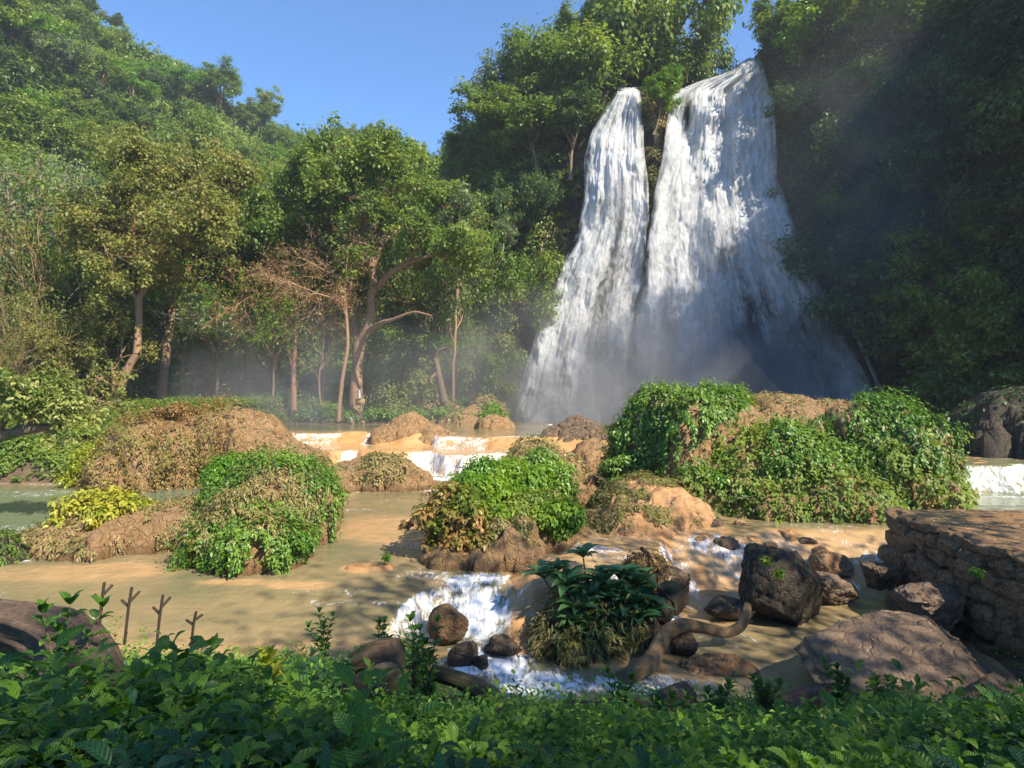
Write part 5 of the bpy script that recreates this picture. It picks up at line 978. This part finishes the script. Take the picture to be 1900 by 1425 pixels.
# star-leaved shrub on its own rock
Ik = island('rock_mound', (-.2, 4.4, 13.2, 17.8), [(2.2, 15.3, 1.25, 1.0, 0, -.05, 2.2), (1.4, 14.7, .7, .7, 0, -.35, 2.2)], -1.0, .07, M['rock_brown'], 'dark rock islet under the star-leaved shrub', 'rock', 311)
ivy('dry_grass', Ik, 7500, .2, .55, M['leaf_moss'], 312, lambda c, nr: ss(3.4, 2.4, c[:, 0]) * (c[:, 2] > -.85), 'wispy brown-green grass hanging around the star-leaved shrub', 'dry grass', wid=.35, droop=1.6, zmin=-.9)
hd = [(1010, 1075, 15.5), (1035, 1060, 15.6), (1082, 1035, 15.6), (1120, 1085, 15.3), (1150, 1075, 15.5), (1100, 1110, 15.0), (1140, 1105, 15.1), (1180, 1090, 15.4), (1075, 1135, 14.7), (1120, 1145, 14.6), (1165, 1130, 14.8), (1195, 1120, 15.1), (1100, 1175, 14.4), (1180, 1155, 14.6), (1055, 1090, 15.2), (1205, 1140, 15.0), (1065, 1160, 14.4)]
rosette_plant('shrub', 'dark green star-leaved shrub on the rock islet by the rapids', [P(*h) for h in hd], P(1120, 1195, 15.2), .58, M['leaf_blue'], 313, nl=14, wid=.7)
ivy('dry_grass', (lambda vf: (vf[0] @ rotm(0, .3, .1).T + P(1225, 1075, 17.0) + [0, 0, -.25], vf[1]))(rockgeo(47, (1.1, .8, .75), res=56)), 2600, .2, .3, M['leaf_brown'], 314, lambda c, nr: ss(1250, 1190, pxy(c)[0]) * (c[:, 2] > -.1), 'reddish dry grass on the rock ridge behind the star-leaved shrub', 'dry grass', wid=.35, droop=1.0, zmin=-.3)
tw = [([(1190, 1018, 0, 4), (1210, 1035, 0, 5), (1225, 1055, 0, 5)], 0)]
drawn_tree('driftwood', 'short broken branch lying on the rock ridge behind the star-leaved shrub', tw, 315, 16.6, Qh, .3, 0, 1, 'leaf_green', 'bark_dark', cat='branch')

# ------------------------------------------------------------------ serpent-shaped root, logs
def log(name, label, pts, mat, seed, cat='log', sides=30, rough=.22, k=12, dz=0.0):
    """pts: (px,py,D,r)"""
    A_ = np.array([np.append(P(a, b, D), r) for a, b, D, r in pts]); S = smooth_poly(A_, k); org = S[len(S) // 2, :3].copy(); S[:, :3] -= org
    V, Fq = tubes([(S[:, :3], S[:, 3])], sides); n = len(S); Vg = V.reshape(n, sides, 3); ctr = S[:, None, :3]; d = norm(Vg - ctr); an = np.arange(sides) / sides * 6.283
    along = np.concatenate([[0], np.cumsum(np.linalg.norm(np.diff(S[:, :3], axis=0), axis=1))])[:, None]; q = np.stack([np.cos(an)[None] * 2.2 + 0 * along, np.sin(an)[None] * 2.2 + 0 * along, along * .9 + 0 * an[None]], -1)
    Vg = Vg + d * (S[:, None, 3:4] * rough * (1.3 * fbm(q, 3, seed) + 1.1 * ridg(q * [2.4, 2.4, .5], 4, seed + 1))[..., None]); caps = [np.vstack([Vg[e].mean(0) for e in (0, -1)])]
    V = np.concatenate([Vg.reshape(-1, 3), caps[0]]); c0 = n * sides; j = np.arange(sides); t0 = np.stack([np.full(sides, c0), (j + 1) % sides, j], 1); b = (n - 1) * sides; t1 = np.stack([np.full(sides, c0 + 1), b + j, b + (j + 1) % sides], 1)
    uvv = np.concatenate([np.stack([0 * along + np.abs(an[None] - 3.14), along + 0 * an[None]], -1).reshape(-1, 2), np.zeros((2, 2))]); org[2] -= dz
    o = obj(name, mesh(name, V, [Fq, np.concatenate([t0, t1])], mat, uv=uvv), loc=tuple(org)); return tag(o, label, cat)
log('tree_root', 'smooth brown serpent-shaped root curving over the stream', [(1150, 1262, 13.0, .17), (1185, 1243, 13.1, .18), (1207, 1228, 13.3, .19), (1222, 1200, 13.7, .165), (1238, 1174, 14.0, .16), (1268, 1160, 14.3, .145), (1305, 1165, 14.5, .125), (1345, 1173, 14.6, .12), (1372, 1163, 14.7, .12), (1384, 1140, 14.9, .11), (1387, 1122, 15.1, .08)], M['root'], 321, 'root', rough=.09)
log('tree_root', 'thick mossy tree root arching down the bank at the left', [(-90, 1150, 7.0, .22), (-10, 1152, 6.8, .2), (60, 1165, 6.5, .19), (115, 1185, 6.2, .20), (150, 1215, 5.9, .2), (160, 1255, 5.7, .2), (150, 1300, 5.5, .18)], M['wood'], 322, 'root', rough=.42, sides=48)
log('driftwood_log', 'tapered weathered log pointing right on the left bank', [(60, 1250, 5.3, .16), (120, 1240, 5.25, .20), (180, 1238, 5.2, .17), (225, 1245, 5.2, .10), (255, 1262, 5.2, .04)], M['wood'], 323, dz=.10)
log('driftwood_log', 'grey bark log lying along the bottom left edge', [(-40, 1425, 2.9, .09), (60, 1412, 2.9, .095), (170, 1402, 2.95, .10), (260, 1390, 3.0, .08), (335, 1378, 3.1, .05)], M['wood'], 324, dz=.10)
log('driftwood_log', 'short brown log end showing through the leaves in the middle of the bank', [(668, 1215, 8.4, .17), (700, 1205, 8.3, .20), (735, 1200, 8.2, .19)], M['wood'], 325, dz=.10)
log('driftwood_log', 'second brown log below the short log end among the leaves', [(640, 1270, 7.2, .12), (690, 1250, 7.3, .16), (730, 1235, 7.5, .14)], M['wood'], 326, dz=.10)
log('driftwood_log', 'slim curved branch log beside the foam at the bank edge', [(800, 1235, 9.4, .10), (850, 1250, 9.3, .11), (895, 1270, 9.1, .12), (925, 1292, 8.9, .10), (935, 1320, 8.7, .08)], M['wood'], 327, dz=.10)
log('driftwood_log', 'fallen mossy log along the bank below the root', [(960, 1318, 9.2, .10), (1030, 1312, 9.3, .12), (1110, 1308, 9.3, .14), (1190, 1305, 9.3, .16), (1240, 1292, 9.4, .19), (1278, 1272, 9.6, .13)], M['wood'], 328, rough=.4, dz=.10)
log('driftwood_log', 'dark log end among leaves under the fallen mossy log', [(1130, 1335, 8.0, .11), (1200, 1345, 7.8, .12), (1262, 1358, 7.6, .12)], M['wood'], 329, dz=.10)
log('driftwood_log', 'short dark log in front of the flat slab', [(1440, 1305, 9.4, .12), (1480, 1288, 9.6, .15), (1530, 1275, 9.8, .13)], M['wood'], 330, dz=.10)
boulder('half-buried rock among the leaves at the left of the foam', P(850, 1300, 9.0) + [0, 0, -.1], (.32, .3, .2), 91, M['rock_brown'])

# ------------------------------------------------------------------ dry stone wall with mud top
rng = np.random.default_rng(340); wall = empty('stone_wall', (11.4, 13, -.9)); tag(wall, 'dry stone retaining wall with a flat muddy top at the right', 'wall')
Vs, Fs, o_ = [], [], 0
def add_stone(c, dims, seed, rot):
    global o_
    V, Fq = rockgeo(seed, dims, cuts=6, res=20, rough=.09, pw=6, lo=.85, hi=1.2); V = V @ rotm(*rot).T + c; Vs.append(V); Fs.append(Fq + o_); o_ += len(V)
zt = 1.62; z = -1.1; sd_ = 400
while z < zt - .05:
    hgt = rng.uniform(.3, .5); hgt = min(hgt, max(zt - z, .2)); y = 6.0
    while y < 18.3:
        w = rng.uniform(.35, .95); sd_ += 1; batter = (zt - z) * -.06
        add_stone(np.array([11.5 + batter + rng.normal() * .05, min(y + w / 2, 18.2), z + hgt / 2 + rng.normal() * .03]), (.34, w * .50, hgt * .53), sd_, (rng.normal() * .12, rng.normal() * .06, rng.normal() * .1)); y += w
    x = 11.9
    while x < 16:
        w = rng.uniform(.4, .9); sd_ += 1; add_stone(np.array([x + w / 2, 18.25 + rng.normal() * .05, z + hgt / 2]), (w * .56, .3, hgt * .6), sd_, (0, 0, 0)); x += w
    z += hgt * .97
def C_(o, par): o.parent = par; o.matrix_parent_inverse.identity(); return o
lo_ = np.array([11.4, 13, -.9])
obj('stones', mesh('stones', np.concatenate(Vs) - lo_, np.concatenate(Fs), M['rock_wall']), wall)
gx_, gy_ = np.meshgrid(np.linspace(11.28, 30, 130), np.linspace(5.8, 18.5, 110)); ed = np.minimum.reduce([gx_ - 11.28, 18.5 - gy_]); wob = .16 * fbm(P3(gx_ * 1.4, gy_ * 1.4), 3, 7)
zt_ = zt + .03 + .05 * fbm(P3(gx_ * .7, gy_ * .7), 4, 8) + .03 * fbm(P3(gx_ * 4, gy_ * 4), 3, 9) - .30 * (1 - ss(0, .10, ed)); gxx = gx_ + (wob * ss(.8, 0, ed)); Vt = np.stack([gxx, gy_ + wob * .6 * ss(.8, 0, ed), zt_], -1)
obj('muddy_top', mesh('muddy_top', Vt.reshape(-1, 3) - lo_, gridF(110, 130), rockmat('mud', (.34, .19, .09), (.42, .24, .11), (.22, .13, .06), 1, .5, .5, wet=.8)), wall)
bV, bF = np.array([[x, y, z] for x in (11.75, 30) for y in (5.8, 18.1) for z in (-1.5, zt - .06)]), np.array([[0, 1, 3, 2], [4, 6, 7, 5], [0, 4, 5, 1], [2, 3, 7, 6], [1, 5, 7, 3], [0, 2, 6, 4]])
obj('earth_core', mesh('earth_core', bV - lo_, bF, M['soil'], smooth=False), wall)

# ------------------------------------------------------------------ foreground undergrowth
def plants(name, n, xy, leaf, hgt, nl, mat, seed, label, T=T8, wid=.9, near=True, layers=2, sprd=.55, zoff=0.0):
    rng = np.random.default_rng(seed); x, y = xy(rng, n); b = bank_h(x, y); W = water_level(x, y); ok = b > W + .03; x, y, b = x[ok], y[ok], b[ok]; c = np.stack([x, y, b + zoff], -1)
    nz = fbm(c * .9, 3, seed); hh = 1.2 * hgt * np.clip(.55 + 1.6 * nz + .6 * rng.random(len(c)) ** 2, .1, 2.4); m = len(c); idx = np.repeat(np.arange(m), nl); k = len(idx); j = np.tile(np.arange(nl), m)
    az = j * 2.399 + rng.random(m)[idx] * 6.28; fr = 1 - (j / nl) ** 1.3 * (.65 + .3 * rng.random(k)); s = leaf * (.6 + .7 * rng.random(m))[idx] * (.65 + .5 * rng.random(k)) * (1.25 - .5 * fr)
    lean = rng.normal(size=(m, 2)) * .25; base = c[idx].copy(); base[:, 2] += hh[idx] * fr; base[:, :2] += lean[idx] * (hh[idx] * fr)[:, None] + np.stack([np.cos(az), np.sin(az)], -1) * (s * .25)[:, None]
    el = .45 - .75 * (1 - fr) + .25 * rng.normal(size=k); t = np.stack([np.cos(az) * np.cos(el), np.sin(az) * np.cos(el), np.sin(el)], -1); nr = norm(np.stack([-np.cos(az) * np.sin(el), -np.sin(az) * np.sin(el), np.cos(el)], -1) + rng.normal(size=(k, 3)) * .22)
    ti = np.clip(.35 + .9 * nz[idx] + .2 * rng.normal(size=m)[idx], 0, 1); o = obj(name, leafmesh(name, base, nr, t, s, mat, rng, T, ti, wid)); tag(o, label, kind='stuff'); return c, hh
def fan(d0, d1, w=.95):
    def f(r, n):
        d = d0 * (d1 / d0) ** (r.random(n) ** .75); return (r.random(n) * 2 - 1) * (d * w + .6), d
    return f
M['leaf_front2'] = leafmat('leaf_front2', (.035, .11, .016), (.075, .20, .025), (.17, .30, .03), rough=.42, trans=.35, nscale=.9, vein=True)
M['leaf_front3'] = leafmat('leaf_front3', (.02, .07, .025), (.04, .12, .04), (.06, .15, .04), rough=.4, trans=.25, nscale=.9, vein=True)
def patch(f, s, lo, hi, fr=.8):
    def g(r, n):
        x, y = f(r, n * 3); v = fbm(P3(x * fr, y * fr, s), 3, s); k = (v > lo) & (v < hi); return x[k][:n], y[k][:n]
    return g
plants('undergrowth', 8500, patch(fan(1.6, 7.5), 3, -.12, 1), .105, .27, 10, M['leaf_front'], 501, 'broad-leaved green undergrowth filling the near bank', wid=1.0)
plants('undergrowth', 4800, patch(fan(1.6, 8), 3, -1, -.05), .085, .28, 12, M['leaf_front2'], 505, 'fresh light green leafy patches in the near undergrowth', wid=1.05)
plants('undergrowth', 2600, patch(fan(1.6, 9), 5, .12, 1), .125, .36, 8, M['leaf_front3'], 506, 'dark bluish-green taller plants in the near undergrowth', wid=.8)
plants('undergrowth', 4600, patch(fan(5.5, 14.4), 6, -.1, 1), .11, .34, 9, M['leaf_front'], 502, 'leafy green undergrowth along the edge of the near bank', T=T6)
plants('undergrowth', 4200, patch(fan(4.5, 14.4), 6, -1, .0), .085, .30, 11, M['leaf_front2'], 507, 'light green weeds along the edge of the near bank', T=T6)
plants('undergrowth', 5000, fan(3.5, 14.2), .07, .28, 12, M['leaf_green'], 503, 'fine small-leaved weeds between the broad leaves', T=T6, wid=.7)
plants('undergrowth', 300, fan(1.9, 5.5), .20, .38, 6, M['leaf_front'], 504, 'scattered very large ribbed leaves in the near undergrowth', wid=.8)
def leftbank(r, n): d = 3.2 + 4.2 * r.random(n); return -d * (.45 + .5 * r.random(n)), d
plants('undergrowth', 420, leftbank, .15, .36, 11, M['leaf_front'], 508, 'tall broad-leaved plants crowding the left end of the near bank')
plants('undergrowth', 420, patch(fan(2.0, 6.5), 9, .1, 1, 1.4), .14, .36, 9, M['leaf_front2'], 509, 'taller light green broad-leaved plants scattered over the near bank')
plants('undergrowth', 700, fan(1.8, 7), .11, .16, 3, M['leaf_brown'], 510, 'fallen brown leaves caught in the near undergrowth')
# weeds that stand above the rest
rng = np.random.default_rng(520)
WE = [(795, 1200, 8.6, .75, 'leafy weed standing tallest against the white water'), (765, 1190, 9.2, .6, 'thin weed left of the tallest one by the white water'), (115, 1150, 5.2, .45, 'leafy sprig above the root at the far left'), (490, 1240, 6.0, .3, 'young plant with pale yellow-green top leaves in mid-bank'), (1150, 1290, 9.0, .55, 'small leafy bush growing at the foot of the serpent-shaped root'), (1420, 1290, 9.6, .6, 'leafy weed clump in front of the right pool'),
      (1555, 1265, 9.8, .6, 'broad-leaved weed beside the flat slab'), (1330, 1310, 8.6, .45, 'slender seedling over the brown water at bottom centre'), (1640, 1290, 9.2, .5, 'weed clump growing at the base of the flat slab'), (1240, 1330, 7.6, .4, 'small weed next to the dark log end'), (600, 1165, 11.5, .5, 'bushy weed on the bank edge left of centre'), (700, 1175, 10.6, .45, 'bushy weed behind the short log end')]
for px, py, D, h, lb in WE:
    c = P(px, py, D); c[2] = bank_h(np.array([c[0]]), np.array([c[1]]))[0]; top = P(px, py, D)[2] ; h = max(h, top - c[2] + h * .5); e = empty('weed', c); ns = 4 if h > .5 else 2; pos, nr, tg, sz, br = [], [], [], [], []
    for s in range(ns):
        q = np.array([rng.normal() * .12, rng.normal() * .12, h * (.6 + .4 * rng.random())]); S = smooth_poly([np.zeros(3), q * [.3, .3, .5], q], 4); br.append((S, np.linspace(.012, .005, len(S))))
        for i in range(2, len(S)):
            a = rosette(rng, S[i], .13 if 'yellow' not in lb else .16, 4, .3 if i < len(S) - 1 else .9); pos.append(a[0]); nr.append(a[1]); tg.append(a[2]); sz.append(a[3])
    V_, F_ = tubes(br, 5); obj('stem', mesh('stem', V_, F_, M['leaf_dark'] if 0 else M['bark_dark']), e)
    obj('leaves', leafmesh('leaves', *(np.concatenate(q) for q in (pos, nr, tg, sz)), M['leaf_yellow'] if 'yellow' in lb else M['leaf_front'], rng, T8, None, .95), e); tag(e, lb, 'weed')
for i, (px, py, D, hp_, lb) in enumerate([(182, 1140, 8.5, 60, 'forked bare black twig nearest the root on the left bank'), (232, 1150, 8.8, 60, 'bare black twig with hooked tip on the left bank'), (290, 1165, 8.8, 62, 'tallest bare black twig on the left bank'), (352, 1175, 8.8, 40, 'low slanting bare twig right of the tallest one')]):
    g = [([(px, py + 45, 0, 1.0), (px + 6, py - hp_ * .3, 0, .7), (px + 12, py - hp_, 0, .3)], 0), ([(px + 7, py - hp_ * .4, 0, 1.1), (px - 6, py - hp_ * .62, .1, .4)], 0), ([(px + 9, py - hp_ * .6, 0, .8), (px + 26, py - hp_ * .9, .1, .35)], 0)]
    drawn_tree('twig', lb, g, 600 + i, D, Qh, .3, 0, 1, 'leaf_green', 'bark_black', cat='twig', group=None, sides=5)
# ivy on the boulders
for seed, (px, py, D, r, lb) in enumerate([(1420, 1040, 15.4, .16, 'small green fern on the shoulder of the large dark boulder'), (1447, 1062, 15.3, .2, 'green ivy sprig on the face of the large dark boulder'), (1815, 1060, 13.5, .2, 'small green fern rooted in the stone wall'), (718, 1033, 18.2, .2, 'tiny bright green tuft on the sandy slab in the pool')]):
    bush('fern', lb, [(px, py, D, r)], 90, .1, M['leaf_bright'], 540 + seed, T=T6, cat='fern', sub=2, shell=.2, stems=False)
rimc = ['nearest', 'second', 'third', 'fourth', 'farthest']  # unseen rim trees, added for the shade they cast
for i, px in enumerate((2050, 2170, 2290, 2410, 2530)):
    D = interp(px, CT) - .5; q = P(px, interp(px, CPY), D); place_tree(['biggreen', 'bigdark'][i % 2], (q[0], q[1], q[2] - 4), 7 + 2 * (i % 3), i * 1.4, 'tree', rimc[i] + ' of the added shade trees on the right cliff rim beyond the frame', sq=1.1)
# unseen trees placed outside the frame to shade the near bank
for i, (x, y, h, kx, lb) in enumerate([(16, -2.5, 21, 'biggreen', 'unseen tall green shade tree behind the viewpoint on the right bank'), (21.5, 1.0, 21, 'bigdark', 'unseen tall dark shade tree right of the viewpoint'), (8, -7.5, 21, 'bigdark', 'unseen tall dense shade tree behind the viewpoint'), (0, -11, 20, 'biggreen', 'unseen shade tree just behind the viewpoint')]):
    place_tree(kx, (x, y, 1.5), h, i * 1.3, 'tree', lb, sq=1.0)
#@@PART4
# ------------------------------------------------------------------ air and spray
def volbox(name, lo, hi, label):
    x0, y0, z0 = lo; x1, y1, z1 = hi; V = np.array([[x, y, z] for x in (x0, x1) for y in (y0, y1) for z in (z0, z1)], float); Fq = np.array([[0, 1, 3, 2], [4, 6, 7, 5], [0, 4, 5, 1], [2, 3, 7, 6], [1, 5, 7, 3], [0, 2, 6, 4]])
    m, n, out = newmat(name); o = obj(name, mesh(name, V, Fq, m, smooth=False)); tag(o, label, kind='stuff'); return m, n, out
m, n, out = volbox('haze', (-420, -60, -7), (420, 340, 135), 'thin bluish haze filling the valley')
v = N(n, "ShaderNodeVolumePrincipled"); v.inputs['Color'].default_value = (.86, .92, 1, 1); v.inputs['Density'].default_value = .00045; v.inputs['Anisotropy'].default_value = .2
L(n, v.outputs[0], out.inputs['Volume'])

def mist(name, c, r, dens, label, nsc=.12, aniso=.35):
    c = np.array(c, float); r = np.array(r, float); V, Fq = rockgeo(5, r, cuts=0, res=18, rough=0, pw=2); m, n, out = newmat(name); o = obj(name, mesh(name, V, Fq, m), loc=tuple(c)); tag(o, label, kind='stuff')
    tc = N(n, "ShaderNodeTexCoord"); vm = N(n, "ShaderNodeVectorMath", operation='DIVIDE'); L(n, tc.outputs['Object'], vm.inputs[0]); vm.inputs[1].default_value = tuple(r)
    ln = N(n, "ShaderNodeVectorMath", operation='LENGTH'); L(n, vm.outputs[0], ln.inputs[0]); f = mapr(n, ln.outputs['Value'], 1.0, 0.0); f = mth(n, 'POWER', f, 1.6)
    ns = mapr(n, noise(n, nsc, 3, .55, tc.outputs['Object'], .6), .38, .66, .12, 1.3); d = mth(n, 'MULTIPLY', mth(n, 'MULTIPLY', f, ns), dens)
    v = N(n, "ShaderNodeVolumePrincipled"); v.inputs['Color'].default_value = (.95, .96, 1, 1); v.inputs['Anisotropy'].default_value = aniso; L(n, d, v.inputs['Density']); L(n, v.outputs[0], out.inputs['Volume'])
mist('mist', (11, 57.5, 3.5), (26, 10, 13), .5, 'white spray cloud at the foot of the waterfall')
mist('mist', (-17, 50, 4.5), (19, 7, 9), .17, 'thin drifting mist in front of the dark forest on the left')
mist('mist', (30, 52, 22), (14, 8, 20), .055, 'faint sunlit mist drifting in front of the right cliff', .06)
